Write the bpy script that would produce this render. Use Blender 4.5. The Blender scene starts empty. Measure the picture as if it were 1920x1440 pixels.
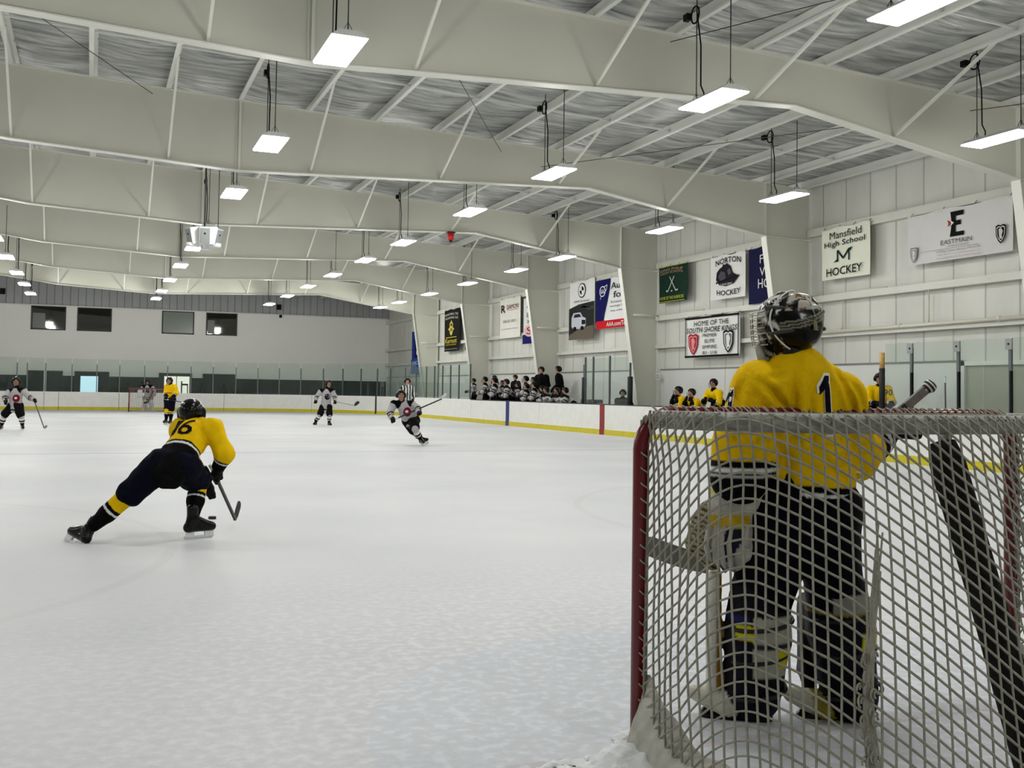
import bpy, bmesh, math, random
import numpy as np
from mathutils import Vector, Matrix
from mathutils.bvhtree import BVHTree
import mathutils.noise as mno

random.seed(7)
scene = bpy.context.scene
COL = scene.collection
view = scene.view_settings
scene.display_settings.display_device = 'sRGB'
view.view_transform = 'Standard'
view.look = 'None'
view.gamma = 1.0
view.use_curve_mapping = False
view.exposure = 0.12
try:
    scene.cycles.use_denoising = True
    scene.cycles.max_bounces = 6
    scene.cycles.use_adaptive_sampling = True
    scene.cycles.adaptive_threshold = 0.03
    scene.cycles.diffuse_bounces = 4
    scene.cycles.transparent_max_bounces = 16
    scene.cycles.sample_clamp_indirect = 6.0
    scene.cycles.use_light_tree = True
    scene.cycles.caustics_reflective = False
    scene.cycles.caustics_refractive = False
except Exception:
    pass

# ------------------------------------------------------------------ camera (surveyed from the photograph's vanishing lines)
FPX, YAW, PIT, ROL, CY, CH = 1978.864, 21.69074, 2.21043, 0.86257, 659.468, 1.324326
_a, _b, _r = math.radians(YAW), math.radians(PIT), math.radians(ROL)
FW = np.array([math.sin(_a) * math.cos(_b), math.cos(_a) * math.cos(_b), math.sin(_b)])
_rt = np.array([math.cos(_a), -math.sin(_a), 0.0])
_up = np.cross(_rt, FW)
RT = math.cos(_r) * _rt + math.sin(_r) * _up
UP = math.cos(_r) * _up - math.sin(_r) * _rt
CAM = np.array([0, 0, CH])
cd = bpy.data.cameras.new('camera')
cam = bpy.data.objects.new('camera', cd)
COL.objects.link(cam)
cd.sensor_width = 36.0
cd.sensor_fit = 'HORIZONTAL'
cd.lens = FPX / 1920 * 36
cd.shift_y = -(720 - CY) / 1920
cd.clip_start = 0.05
cd.clip_end = 500
cam.matrix_world = Matrix(((RT[0], UP[0], -FW[0], 0), (RT[1], UP[1], -FW[1], 0), (RT[2], UP[2], -FW[2], CH), (0, 0, 0, 1)))
scene.camera = cam

# ------------------------------------------------------------------ world: dim overcast daylight outside the hall
w = bpy.data.worlds.new('world')
scene.world = w
w.use_nodes = True
w.node_tree.nodes['Background'].inputs[0].default_value = (0.62, 0.66, 0.7, 1)
w.node_tree.nodes['Background'].inputs[1].default_value = 0.35
LAMP_W = 14.0          # watts of one ceiling fixture, downward
LAMP_P = 62.0          # and its all round spill

# survey helpers: points of the hall measured on known planes
def ray(u, v):
    return FW + (u - 960) / FPX * RT - (v - CY) / FPX * UP
def onx(u, v, X):
    d = ray(u, v); return CAM + d * (X / d[0])
def ony(u, v, Y):
    d = ray(u, v); return CAM + d * (Y / d[1])
def onz(u, v, Z):
    d = ray(u, v); return CAM + d * ((Z - CH) / d[2])
def ond(u, v, D):
    return CAM + ray(u, v) * D
def proju(P):
    d = np.array(P, float) - CAM
    return 960 + FPX * (d @ RT) / (d @ FW)

# ------------------------------------------------------------------ materials
def lin(c):
    if isinstance(c, (int, float)): c = (c, c, c)
    out = []
    for x in c[:3]:
        x = x / 255.0
        out.append(x / 12.92 if x <= 0.04045 else ((x + 0.055) / 1.055) ** 2.4)
    return tuple(out)
MATS = {}
def mat(name, c=None, rough=0.6, metal=0.0, noise=0.0, nscale=8.0, bump=0.0, bscale=30.0, stretch=(1, 1, 1), emit=None, estr=1.0, spec=0.4, vcol=False, detail=4.0):
    if name in MATS: return MATS[name]
    m = bpy.data.materials.new(name); m.use_nodes = True
    nt = m.node_tree; b = nt.nodes['Principled BSDF']
    b.inputs['Roughness'].default_value = rough
    b.inputs['Metallic'].default_value = metal
    b.inputs['Specular IOR Level'].default_value = spec
    col = lin(c) if c is not None else (1, 1, 1)
    b.inputs['Base Color'].default_value = (*col, 1)
    tc = nt.nodes.new('ShaderNodeTexCoord'); mp = nt.nodes.new('ShaderNodeMapping')
    nt.links.new(tc.outputs['Object'], mp.inputs[0]); mp.inputs['Scale'].default_value = stretch
    src = None
    if vcol:
        at = nt.nodes.new('ShaderNodeAttribute'); at.attribute_name = 'Col'; src = at.outputs['Color']
    if noise > 0:
        n = nt.nodes.new('ShaderNodeTexNoise'); n.inputs['Scale'].default_value = nscale; n.inputs['Detail'].default_value = detail
        nt.links.new(mp.outputs[0], n.inputs['Vector'])
        rng = nt.nodes.new('ShaderNodeMapRange')
        rng.inputs['From Min'].default_value = 0.3; rng.inputs['From Max'].default_value = 0.7
        rng.inputs['To Min'].default_value = 1 - noise; rng.inputs['To Max'].default_value = 1.0
        nt.links.new(n.outputs['Fac'], rng.inputs['Value'])
        mx = nt.nodes.new('ShaderNodeMix'); mx.data_type = 'RGBA'; mx.blend_type = 'MULTIPLY'; mx.inputs[0].default_value = 1
        if src: nt.links.new(src, mx.inputs[6])
        else: mx.inputs[6].default_value = (*col, 1)
        nt.links.new(rng.outputs[0], mx.inputs[7])
        src = mx.outputs[2]
    if src: nt.links.new(src, b.inputs['Base Color'])
    if bump > 0:
        n2 = nt.nodes.new('ShaderNodeTexNoise'); n2.inputs['Scale'].default_value = bscale; n2.inputs['Detail'].default_value = 3
        nt.links.new(mp.outputs[0], n2.inputs['Vector'])
        bp = nt.nodes.new('ShaderNodeBump'); bp.inputs['Strength'].default_value = bump; bp.inputs['Distance'].default_value = 0.02
        nt.links.new(n2.outputs['Fac'], bp.inputs['Height']); nt.links.new(bp.outputs[0], b.inputs['Normal'])
    if emit is not None:
        b.inputs['Emission Color'].default_value = (*lin(emit), 1); b.inputs['Emission Strength'].default_value = estr
    m.diffuse_color = (*col, 1)
    MATS[name] = m
    return m

def glass_mat(name, tint, alpha):
    if name in MATS: return MATS[name]
    m = bpy.data.materials.new(name); m.use_nodes = True
    nt = m.node_tree; nt.nodes.clear()
    o = nt.nodes.new('ShaderNodeOutputMaterial'); tr = nt.nodes.new('ShaderNodeBsdfTransparent')
    tr.inputs[0].default_value = (*tint, 1)
    gl = nt.nodes.new('ShaderNodeBsdfGlossy'); gl.inputs['Roughness'].default_value = 0.03
    df = nt.nodes.new('ShaderNodeBsdfDiffuse'); df.inputs[0].default_value = (0.3, 0.4, 0.36, 1)
    lw = nt.nodes.new('ShaderNodeLayerWeight'); pw = nt.nodes.new('ShaderNodeMath'); pw.operation = 'POWER'; pw.inputs[1].default_value = 4.0
    nt.links.new(lw.outputs['Facing'], pw.inputs[0]); fr = nt.nodes.new('ShaderNodeMath'); fr.operation = 'MULTIPLY_ADD'; fr.inputs[1].default_value = 0.45; fr.inputs[2].default_value = 0.025
    nt.links.new(pw.outputs[0], fr.inputs[0])
    m1 = nt.nodes.new('ShaderNodeMixShader'); m1.inputs[0].default_value = alpha
    nt.links.new(tr.outputs[0], m1.inputs[1]); nt.links.new(df.outputs[0], m1.inputs[2])
    m2 = nt.nodes.new('ShaderNodeMixShader'); nt.links.new(fr.outputs[0], m2.inputs[0])
    nt.links.new(m1.outputs[0], m2.inputs[1]); nt.links.new(gl.outputs[0], m2.inputs[2])
    nt.links.new(m2.outputs[0], o.inputs[0])
    MATS[name] = m
    return m

M_STEEL = mat('painted_steel', (220, 220, 210), 0.45, noise=0.05, nscale=1.5)
M_WEB = mat('painted_steel_web', (203, 203, 190), 0.5, noise=0.06, nscale=0.8)
M_PURLIN = mat('purlin_paint', (228, 229, 222), 0.45, noise=0.06, nscale=2)
M_WHITEM = mat('white_metal', (225, 226, 220), 0.4)
M_BLACK = mat('black_rubber', (9, 9, 10), 0.6, spec=0.15)
M_DARK = mat('dark_metal', (45, 48, 50), 0.4, 0.5)
M_ALU = mat('aluminium_post', (96, 104, 102), 0.35, 0.4)
M_CLOTH = mat('dyed_fabric', rough=0.75, noise=0.12, nscale=14, bump=0.25, bscale=45, vcol=True, spec=0.06)
M_SHELL = mat('glossy_plastic_shell', rough=0.2, noise=0.06, nscale=20, vcol=True, spec=0.22)
M_LEATHER = mat('worn_padding', rough=0.6, noise=0.2, nscale=18, bump=0.35, bscale=60, vcol=True, spec=0.12)
M_SKIN = mat('skin', (176, 128, 104), 0.55, noise=0.1, nscale=20)
M_GLASS = glass_mat('rink_glass', (0.92, 0.955, 0.94), 0.035)

# ------------------------------------------------------------------ mesh helpers
class MB:
    def __init__(s): s.v = []; s.f = []; s.m = []; s.mats = []; s.smooth = []
    def mi(s, m):
        if m not in s.mats: s.mats.append(m)
        return s.mats.index(m)
    def add(s, vs, fs, m, sm=False):
        o = len(s.v); s.v += [tuple(float(c) for c in v) for v in vs]; k = s.mi(m)
        for f in fs: s.f.append(tuple(o + i for i in f)); s.m.append(k); s.smooth.append(sm)
    def box(s, a, b, m):
        x0, y0, z0 = a; x1, y1, z1 = b
        vs = [(x, y, z) for z in (z0, z1) for y in (y0, y1) for x in (x0, x1)]
        s.add(vs, [(0, 2, 3, 1), (4, 5, 7, 6), (0, 1, 5, 4), (2, 6, 7, 3), (0, 4, 6, 2), (1, 3, 7, 5)], m)
    def obox(s, c, ax, ay, az, hx, hy, hz, m):
        c = np.array(c, float); ax, ay, az = [np.array(q, float) for q in (ax, ay, az)]
        vs = [c + ax * hx * i + ay * hy * j + az * hz * k for k in (-1, 1) for j in (-1, 1) for i in (-1, 1)]
        s.add(vs, [(0, 2, 3, 1), (4, 5, 7, 6), (0, 1, 5, 4), (2, 6, 7, 3), (0, 4, 6, 2), (1, 3, 7, 5)], m)
    def bar(s, p0, p1, w, h, m, up=(0, 0, 1)):
        p0 = np.array(p0, float); p1 = np.array(p1, float); d = p1 - p0; L = np.linalg.norm(d); d = d / L
        u = np.array(up, float); x = np.cross(d, u)
        if np.linalg.norm(x) < 1e-4: x = np.cross(d, np.array([0, 1.0, 0]))
        x /= np.linalg.norm(x); y = np.cross(x, d)
        s.obox((p0 + p1) / 2, d, x, y, L / 2, w / 2, h / 2, m)
    def tube(s, pts, r, m, n=8, closed=False, caps=True, flat=None):
        P = [np.array(q, float) for q in pts]; N = len(P)
        R = r if isinstance(r, (list, tuple, np.ndarray)) else [r] * N
        vs = []; fs = []; x = None
        for i in range(N):
            if closed: d = P[(i + 1) % N] - P[i - 1]
            else: d = P[min(i + 1, N - 1)] - P[max(i - 1, 0)]
            d = d / (np.linalg.norm(d) + 1e-12)
            if x is None:
                a = np.array([0, 0, 1.0]) if abs(d[2]) < 0.9 else np.array([1.0, 0, 0])
                x = np.cross(d, a)
            x = x - d * (x @ d); x /= np.linalg.norm(x); y = np.cross(d, x)
            for k in range(n):
                t = 2 * math.pi * (k + 0.5) / n
                vs.append(P[i] + R[i] * (math.cos(t) * x + math.sin(t) * y))
        for i in range(N if closed else N - 1):
            j = (i + 1) % N
            for k in range(n):
                l = (k + 1) % n
                fs.append((i * n + k, i * n + l, j * n + l, j * n + k))
        if caps and not closed:
            fs.append(tuple(range(n - 1, -1, -1))); fs.append(tuple((N - 1) * n + k for k in range(n)))
        s.add(vs, fs, m, True)
    def prism(s, poly, off, m):
        """poly: list of 3D points (planar), off: extrusion vector"""
        n = len(poly); off = np.array(off, float)
        A = [np.array(p, float) for p in poly]; vs = A + [p + off for p in A]
        fs = [tuple(range(n - 1, -1, -1)), tuple(range(n, 2 * n))] + [(i, (i + 1) % n, n + (i + 1) % n, n + i) for i in range(n)]
        s.add(vs, fs, m)
    def build(s, name, parent=None, loc=None):
        me = bpy.data.meshes.new(name); vs = s.v
        if loc is not None: vs = [(v[0] - loc[0], v[1] - loc[1], v[2] - loc[2]) for v in vs]
        me.from_pydata(vs, [], s.f)
        for m in s.mats: me.materials.append(m)
        me.polygons.foreach_set('material_index', s.m); me.polygons.foreach_set('use_smooth', s.smooth)
        me.update()
        o = bpy.data.objects.new(name, me); COL.objects.link(o)
        if parent is not None: o.parent = parent
        if loc is not None and parent is None: o.location = loc
        return o
def tag(o, label=None, cat=None, group=None, kind=None):
    if label: o['label'] = label
    if cat: o['category'] = cat
    if group: o['group'] = group
    if kind: o['kind'] = kind
    return o
def empty(name, label, cat, loc=(0, 0, 0), group=None):
    o = bpy.data.objects.new(name, None); COL.objects.link(o); o.location = loc; o.empty_display_size = 0.1
    tag(o, label, cat, group); return o
def rel(o, root):
    """put an object built in hall coordinates under its thing without moving it"""
    o.parent = root; o.matrix_parent_inverse = Matrix.Translation(-Vector(root.location)); return o
def part(mb, name, root, label=None):
    o = mb.build(name); rel(o, root)
    if label: o['label'] = label
    return o
def struct(mb, name, label=None, cat=None):
    o = mb.build(name); o['kind'] = 'structure'
    if label: o['label'] = label
    if cat: o['category'] = cat
    return o
ORD = ['first', 'second', 'third', 'fourth', 'fifth', 'sixth', 'seventh', 'eighth', 'ninth', 'tenth', 'eleventh', 'twelfth', 'thirteenth', 'fourteenth', 'fifteenth', 'sixteenth', 'seventeenth', 'eighteenth', 'nineteenth', 'twentieth', 'twenty first', 'twenty second']

# ---- signed distance modelling: limbs, cloth and padding grown as one continuous surface
def _n(v): v = np.array(v, float); return v / (np.linalg.norm(v) + 1e-12)
def cap(p0, r0, p1, r1, ax=None, f=1.0): return ('c', np.array(p0, float), r0, np.array(p1, float), r1, None if ax is None else _n(ax), f)
def ell(c, r, X=(1, 0, 0), Y=(0, 1, 0)):
    X = _n(X); Y = _n(np.array(Y, float) - X * (np.array(Y, float) @ X)); return ('e', np.array(c, float), np.array(r, float), np.array([X, Y, np.cross(X, Y)]))
def rbox(c, h, r, X=(1, 0, 0), Y=(0, 1, 0)):
    X = _n(X); Y = _n(np.array(Y, float) - X * (np.array(Y, float) @ X)); return ('b', np.array(c, float), np.array(h, float), r, np.array([X, Y, np.cross(X, Y)]))
def pd(pr, P):
    if pr[0] == 'c':
        _, a, r0, b, r1, ax, f = pr
        ab = b - a; L = ab @ ab + 1e-12; q = P - a
        t = np.clip((q @ ab) / L, 0, 1); d = q - t[:, None] * ab
        if ax is not None: d = d + np.outer(d @ ax, ax) * (f - 1)
        return np.linalg.norm(d, axis=1) - (r0 + t * (r1 - r0)), t
    if pr[0] == 'e':
        _, c, r, R = pr; q = (P - c) @ R.T
        k0 = np.linalg.norm(q / r, axis=1); k1 = np.linalg.norm(q / (r * r), axis=1) + 1e-9
        return k0 * (k0 - 1) / k1, np.clip(q[:, 2] / r[2] * 0.5 + 0.5, 0, 1)
    _, c, h, rr, R = pr; q = (P - c) @ R.T
    a = np.abs(q) - (h - rr)
    return np.linalg.norm(np.maximum(a, 0), axis=1) + np.minimum(a.max(1), 0) - rr, np.clip(q[:, 2] / h[2] * 0.5 + 0.5, 0, 1)
def bounds(pr):
    if pr[0] == 'c': r = max(pr[2], pr[4]); return np.minimum(pr[1], pr[3]) - r, np.maximum(pr[1], pr[3]) + r
    r = np.linalg.norm(pr[2]) if pr[0] == 'b' else np.max(pr[2]); return pr[1] - r, pr[1] + r
def field(prims, k, P, cuts=(), disp=None):
    F = None; I = np.zeros(len(P), int); T = np.zeros(len(P)); best = np.full(len(P), 1e9)
    for i, pr in enumerate(prims):
        d, t = pd(pr, P); m = d < best; best[m] = d[m]; I[m] = i; T[m] = t[m]
        if F is None: F = d
        else:
            h = np.clip(0.5 + 0.5 * (F - d) / k, 0, 1); F = F * (1 - h) + d * h - k * h * (1 - h)
    if disp is not None: F = F + disp(P)
    for (c, n) in cuts: F = np.maximum(F, (P - np.array(c)) @ _n(n))
    return F, I, T
def sdf(name, prims, h, k=0.03, cuts=(), colfn=None, material=None, disp=None, parent=None, label=None):
    lo = np.min([bounds(p)[0] for p in prims], 0) - 2.5 * h - (0.03 if disp else 0); hi = np.max([bounds(p)[1] for p in prims], 0) + 2.5 * h + (0.03 if disp else 0)
    n = np.maximum(np.ceil((hi - lo) / h).astype(int) + 1, 4)
    g = np.stack(np.meshgrid(*[np.arange(m) for m in n], indexing='ij'), -1).reshape(-1, 3)
    P = lo + g * h
    F, _, _ = field(prims, k, P, cuts, disp)
    F = F.reshape(n); ins = F < 0
    c = np.zeros(n - 1, int)
    sl = lambda o, nn: tuple(slice(o[i], o[i] + nn[i]) for i in range(3))
    for o in [(i, j, l) for i in (0, 1) for j in (0, 1) for l in (0, 1)]: c += ins[sl(o, n - 1)]
    act = (c > 0) & (c < 8); idx = -np.ones(n - 1, int); A = np.argwhere(act); idx[act] = np.arange(len(A))
    S = np.zeros((len(A), 3)); W = np.zeros(len(A))
    for ax in range(3):
        o1, o2 = [q for q in range(3) if q != ax]
        for i in (0, 1):
            for j in (0, 1):
                a = A.copy(); a[:, o1] += i; a[:, o2] += j; b = a.copy(); b[:, ax] += 1
                fa = F[tuple(a.T)]; fb = F[tuple(b.T)]; m = (fa < 0) != (fb < 0)
                t = np.where(m, fa / np.where(m, fa - fb, 1), 0)
                pt = a.astype(float); pt[:, ax] += t
                S[m] += pt[m]; W[m] += 1
    V = lo + S / W[:, None] * h
    faces = []
    for ax in range(3):
        o1, o2 = (ax + 1) % 3, (ax + 2) % 3
        a = np.argwhere(np.take(ins, range(0, n[ax] - 1), ax) != np.take(ins, range(1, n[ax]), ax))
        a = a[(a[:, o1] > 0) & (a[:, o2] > 0) & (a[:, o1] < n[o1] - 1) & (a[:, o2] < n[o2] - 1)]
        if not len(a): continue
        q = []
        for (i, j) in ((-1, -1), (0, -1), (0, 0), (-1, 0)):
            b = a.copy(); b[:, o1] += i; b[:, o2] += j; q.append(idx[tuple(b.T)])
        q = np.stack(q, 1); s = ins[tuple(a.T)]
        q[~s] = q[~s][:, ::-1]; faces.append(q)
    faces = np.concatenate(faces)
    me = bpy.data.meshes.new(name); me.from_pydata(V.tolist(), [], faces.tolist())
    me.polygons.foreach_set('use_smooth', [True] * len(faces))
    if colfn is not None:
        _, I, T = field(prims, k, V)
        C = np.ones((len(V), 4)); cc = colfn(V, I, T); C[:, :3] = cc
        at = me.color_attributes.new('Col', 'FLOAT_COLOR', 'POINT'); at.data.foreach_set('color', C.ravel())
    me.materials.append(material or M_CLOTH); me.update()
    o = bpy.data.objects.new(name, me); COL.objects.link(o)
    if parent is not None: rel(o, parent)
    if label: o['label'] = label
    return o
def colour(c):
    L = np.array(lin(c)); return lambda P, I, T: np.tile(L, (len(P), 1))
def bands(C, T, rows):
    """rows: (t0, t1, colour)"""
    for a, b, c in rows: C[(T >= a) & (T < b)] = lin(c)
    return C
def folds(scale, amp, stretch=(1, 1, 0.35), seed=0.0):
    def f(P):
        out = np.empty(len(P)); s = scale
        for i, p in enumerate(P): out[i] = mno.noise(Vector((p[0] * s * stretch[0] + seed, p[1] * s * stretch[1], p[2] * s * stretch[2])))
        return out * amp
    return f
def sfolds(freqs, amp):
    """cheap cloth folds from a few crossed waves"""
    def f(P):
        o = np.zeros(len(P))
        for (kx, ky, kz, ph, a) in freqs: o += a * np.sin(P[:, 0] * kx + P[:, 1] * ky + P[:, 2] * kz + ph)
        return o * amp
    return f

# ---- lettering and flat emblems
def text_mesh(body, bold=0.0, shear=0.0):
    cu = bpy.data.curves.new('lettering', 'FONT'); cu.body = body; cu.size = 1.0; cu.offset = 0.0 if 'M' in body else min(bold, 0.006); cu.shear = shear; cu.resolution_u = 2
    o = bpy.data.objects.new('lettering_tmp', cu); COL.objects.link(o)
    dg = bpy.context.evaluated_depsgraph_get(); dg.update()
    me = bpy.data.meshes.new_from_object(o.evaluated_get(dg)); bpy.data.objects.remove(o); bpy.data.curves.remove(cu)
    V = np.array([v.co[:] for v in me.vertices]).reshape(-1, 3); Fc = [tuple(p.vertices) for p in me.polygons]; bpy.data.meshes.remove(me)
    lo = V.min(0); hi = V.max(0); V = (V - (lo + hi) / 2) / np.maximum(hi - lo, 1e-6)
    return V[:, :2], Fc          # unit box centred on 0
class Flat:
    """draws flat shapes and letters on a plane: org + x*right + y*up, lifted by lift*normal"""
    def __init__(s, org, right, up, lift=0.006):
        s.o = np.array(org, float); s.r = _n(right); s.u = _n(up); s.n = np.cross(s.r, s.u); s.l = lift; s.mb = MB(); s.k = 0
    def pt(s, x, y): return s.o + s.r * x + s.u * y + s.n * (s.l + s.k * 0.0012)
    def poly(s, pts, m): s.mb.add([s.pt(*p) for p in pts], [tuple(range(len(pts)))], m); s.k += 1
    def disc(s, x, y, rx, ry, m, n=24): s.poly([(x + rx * math.cos(2 * math.pi * i / n), y + ry * math.sin(2 * math.pi * i / n)) for i in range(n)], m)
    def rect(s, x, y, w, h, m): s.poly([(x - w / 2, y - h / 2), (x + w / 2, y - h / 2), (x + w / 2, y + h / 2), (x - w / 2, y + h / 2)], m)
    def text(s, body, x, y, w, h, m, bold=0.0, shear=0.0, arc=0.0, slant=0.0):
        V, Fc = text_mesh(body, bold, shear)
        P = []
        for a, b in V:
            X = a * w; Y = b * h
            P.append(s.pt(x + X, y + Y + arc * (1 - (2 * a) ** 2) + slant * X))
        s.mb.add(P, Fc, m); s.k += 1
    def line(s, pts, wd, m):
        for (x0, y0), (x1, y1) in zip(pts[:-1], pts[1:]):
            d = np.array([x1 - x0, y1 - y0]); L = np.linalg.norm(d) + 1e-9; q = np.array([-d[1], d[0]]) / L * wd / 2
            s.poly([(x0 + q[0], y0 + q[1]), (x0 - q[0], y0 - q[1]), (x1 - q[0], y1 - q[1]), (x1 + q[0], y1 + q[1])], m)
    def done(s, name, root, label=None): return part(s.mb, name, root, label)
def ink(c, rough=0.9): return mat('ink_%d_%d_%d' % tuple(c), c, rough, spec=0.1)
def decal(target, shapes, org, right, up, name, root, lift=0.004, outline=None):
    """shapes: list of (V2, faces, material); wrapped on the target's surface by casting along the view normal of the patch"""
    me = target.data; dgm = [v.co for v in me.vertices]; T = BVHTree.FromPolygons([tuple(v) for v in dgm], [tuple(p.vertices) for p in me.polygons])
    r = _n(right); u = _n(np.array(up, float) - r * (np.array(up, float) @ r)); n = np.cross(r, u)
    mb = MB(); org = np.array(org, float)
    for k, (V, Fc, m) in enumerate(shapes):
        bm = bmesh.new(); vs = [bm.verts.new((a, b, 0)) for a, b in V]
        for f in Fc:
            try: bm.faces.new([vs[i] for i in f])
            except ValueError: pass
        for _ in range(3):
            L = [e for e in bm.edges if e.calc_length() > 0.03]
            if not L: break
            bmesh.ops.subdivide_edges(bm, edges=L, cuts=2, use_grid_fill=True)
            bmesh.ops.triangulate(bm, faces=bm.faces[:])
        bm.verts.index_update(); P = []
        for v in bm.verts:
            p = org + r * v.co.x + u * v.co.y
            h = T.ray_cast(Vector(p + n * 0.6), Vector(-n))
            q = np.array(h[0]) if h[0] is not None else p
            P.append(q + n * (lift + 0.0015 * k))
        mb.add(P, [tuple(v.index for v in f.verts) for f in bm.faces], m); bm.free()
    return part(mb, name, root)
# ================================================================== THE HALL
CW, L0, SP = 17.52, 14.88, 8.043
XB, YB, YF = 15.43, 63.27, 65.77        # right boards, far boards, far wall
XL, YN = -12.0, -6.0                    # left wall, near wall
XBL = -9.83
def YF_(n): return L0 + n * SP
def ztop(X): return 7.60 - 0.0463 * X
# --- ice sheet
def ice_material():
    m = bpy.data.materials.new('ice'); m.use_nodes = True; nt = m.node_tree; b = nt.nodes['Principled BSDF']; N = nt.nodes; K = nt.links
    b.inputs['Roughness'].default_value = 0.5; b.inputs['Specular IOR Level'].default_value = 0.15
    tc = N.new('ShaderNodeTexCoord'); sep = N.new('ShaderNodeSeparateXYZ'); K.new(tc.outputs['Object'], sep.inputs[0])
    def math_(op, a, bb=None, c=None):
        q = N.new('ShaderNodeMath'); q.operation = op
        for i, x in enumerate((a, bb, c)):
            if x is None: continue
            if isinstance(x, (int, float)): q.inputs[i].default_value = x
            else: K.new(x, q.inputs[i])
        return q.outputs[0]
    X, Y = sep.outputs[0], sep.outputs[1]
    def ring(cx, cy, r, wd):
        d = math_('SQRT', math_('ADD', math_('POWER', math_('SUBTRACT', X, cx), 2.0), math_('POWER', math_('SUBTRACT', Y, cy), 2.0)))
        return math_('LESS_THAN', math_('ABSOLUTE', math_('SUBTRACT', d, r)), wd), d
    def lineY(y, wd): return math_('LESS_THAN', math_('ABSOLUTE', math_('SUBTRACT', Y, y)), wd)
    nz = N.new('ShaderNodeTexNoise'); nz.inputs['Scale'].default_value = 0.35; nz.inputs['Detail'].default_value = 5; K.new(tc.outputs['Object'], nz.inputs['Vector'])
    mp = N.new('ShaderNodeMapping'); mp.inputs['Scale'].default_value = (5.0, 26.0, 1.0); mp.inputs['Rotation'].default_value = (0, 0, 0.5); K.new(tc.outputs['Object'], mp.inputs[0])
    n2 = N.new('ShaderNodeTexNoise'); n2.inputs['Scale'].default_value = 1.0; n2.inputs['Detail'].default_value = 8; n2.inputs['Roughness'].default_value = 0.65; K.new(mp.outputs[0], n2.inputs['Vector'])
    n3 = N.new('ShaderNodeTexNoise'); n3.inputs['Scale'].default_value = 17; n3.inputs['Detail'].default_value = 6; K.new(tc.outputs['Object'], n3.inputs['Vector'])
    def mixc(fac, A, B):
        q = N.new('ShaderNodeMix'); q.data_type = 'RGBA'; K.new(fac, q.inputs[0]) if not isinstance(fac, float) else setattr(q.inputs[0], 'default_value', fac)
        if isinstance(A, tuple): q.inputs[6].default_value = (*A, 1)
        else: K.new(A, q.inputs[6])
        if isinstance(B, tuple): q.inputs[7].default_value = (*B, 1)
        else: K.new(B, q.inputs[7])
        return q.outputs[2]
    def ramp(x, a, bb):
        q = N.new('ShaderNodeMapRange'); q.inputs['From Min'].default_value = a; q.inputs['From Max'].default_value = bb; K.new(x, q.inputs['Value']); return q.outputs[0]
    c = mixc(ramp(nz.outputs['Fac'], 0.35, 0.68), lin((208, 210, 211)), lin((220, 221, 221)))
    c = mixc(math_('MULTIPLY', ramp(n2.outputs['Fac'], 0.55, 0.75), 0.3), c, lin((236, 237, 237)))
    c = mixc(math_('MULTIPLY', ramp(n2.outputs['Fac'], 0.42, 0.28), 0.3), c, lin((190, 194, 195)))
    # paint under the ice, worn pale by the shavings
    cr = ring(2.86, 3.5, 0.0, 1.85)[1]
    cre = math_('MULTIPLY', math_('LESS_THAN', cr, 1.9), math_('MULTIPLY', ramp(n3.outputs['Fac'], 0.4, 0.62), 0.5))
    c = mixc(cre, c, lin((186, 200, 222)))
    for (cx, cy) in ((-3.9, 9.6), (9.6, 9.6), (-3.9, 53.3), (9.6, 53.3), (2.8, 31.0)):
        c = mixc(math_('MULTIPLY', ring(cx, cy, 4.57, 0.05)[0], 0.10), c, lin((170, 150, 150)))
        c = mixc(math_('MULTIPLY', ring(cx, cy, 0.0, 0.3)[0], 0.1), c, lin((190, 120, 120)))
    for y, wd, cc, f in ((3.5, 0.03, (180, 120, 120), 0.2), (59.4, 0.03, (180, 120, 120), 0.2), (22.4, 0.13, (165, 172, 185), 0.5), (39.2, 0.13, (165, 172, 185), 0.35), (30.8, 0.13, (190, 165, 165), 0.3)):
        c = mixc(math_('MULTIPLY', lineY(y, wd), f), c, lin(cc))
    # skate shavings churned up in front of the crease
    far = math_('MULTIPLY', ramp(cr, 5.0, 1.5), ramp(n3.outputs['Fac'], 0.48, 0.62))
    c = mixc(math_('MULTIPLY', far, 0.6), c, lin((236, 237, 237)))
    dk = math_('MULTIPLY', ramp(cr, 4.5, 1.2), ramp(n3.outputs['Fac'], 0.46, 0.36))
    c = mixc(math_('MULTIPLY', dk, 0.35), c, lin((196, 200, 203)))
    K.new(c, b.inputs['Base Color'])
    bp = N.new('ShaderNodeBump'); bp.inputs['Distance'].default_value = 0.012; bp.inputs['Strength'].default_value = 0.4
    hs = math_('MULTIPLY', ramp(cr, 6.0, 1.0), n3.outputs['Fac']); hs = math_('ADD', hs, math_('MULTIPLY', n2.outputs['Fac'], 0.06))
    K.new(hs, bp.inputs['Height']); K.new(bp.outputs[0], b.inputs['Normal'])
    rr = N.new('ShaderNodeMapRange'); rr.inputs['To Min'].default_value = 0.42; rr.inputs['To Max'].default_value = 0.65; K.new(n2.outputs['Fac'], rr.inputs['Value']); K.new(rr.outputs[0], b.inputs['Roughness'])
    return m
M_ICE = ice_material()
m = MB(); m.add([(XBL, YN, 0), (XB, YN, 0), (XB, YB, 0), (XBL, YB, 0)], [(0, 1, 2, 3)], M_ICE); struct(m, 'floor', 'scuffed white ice sheet', 'ice')
M_CONC = mat('rubber_matting', (92, 94, 92), 0.8, noise=0.2, nscale=3)
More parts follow.
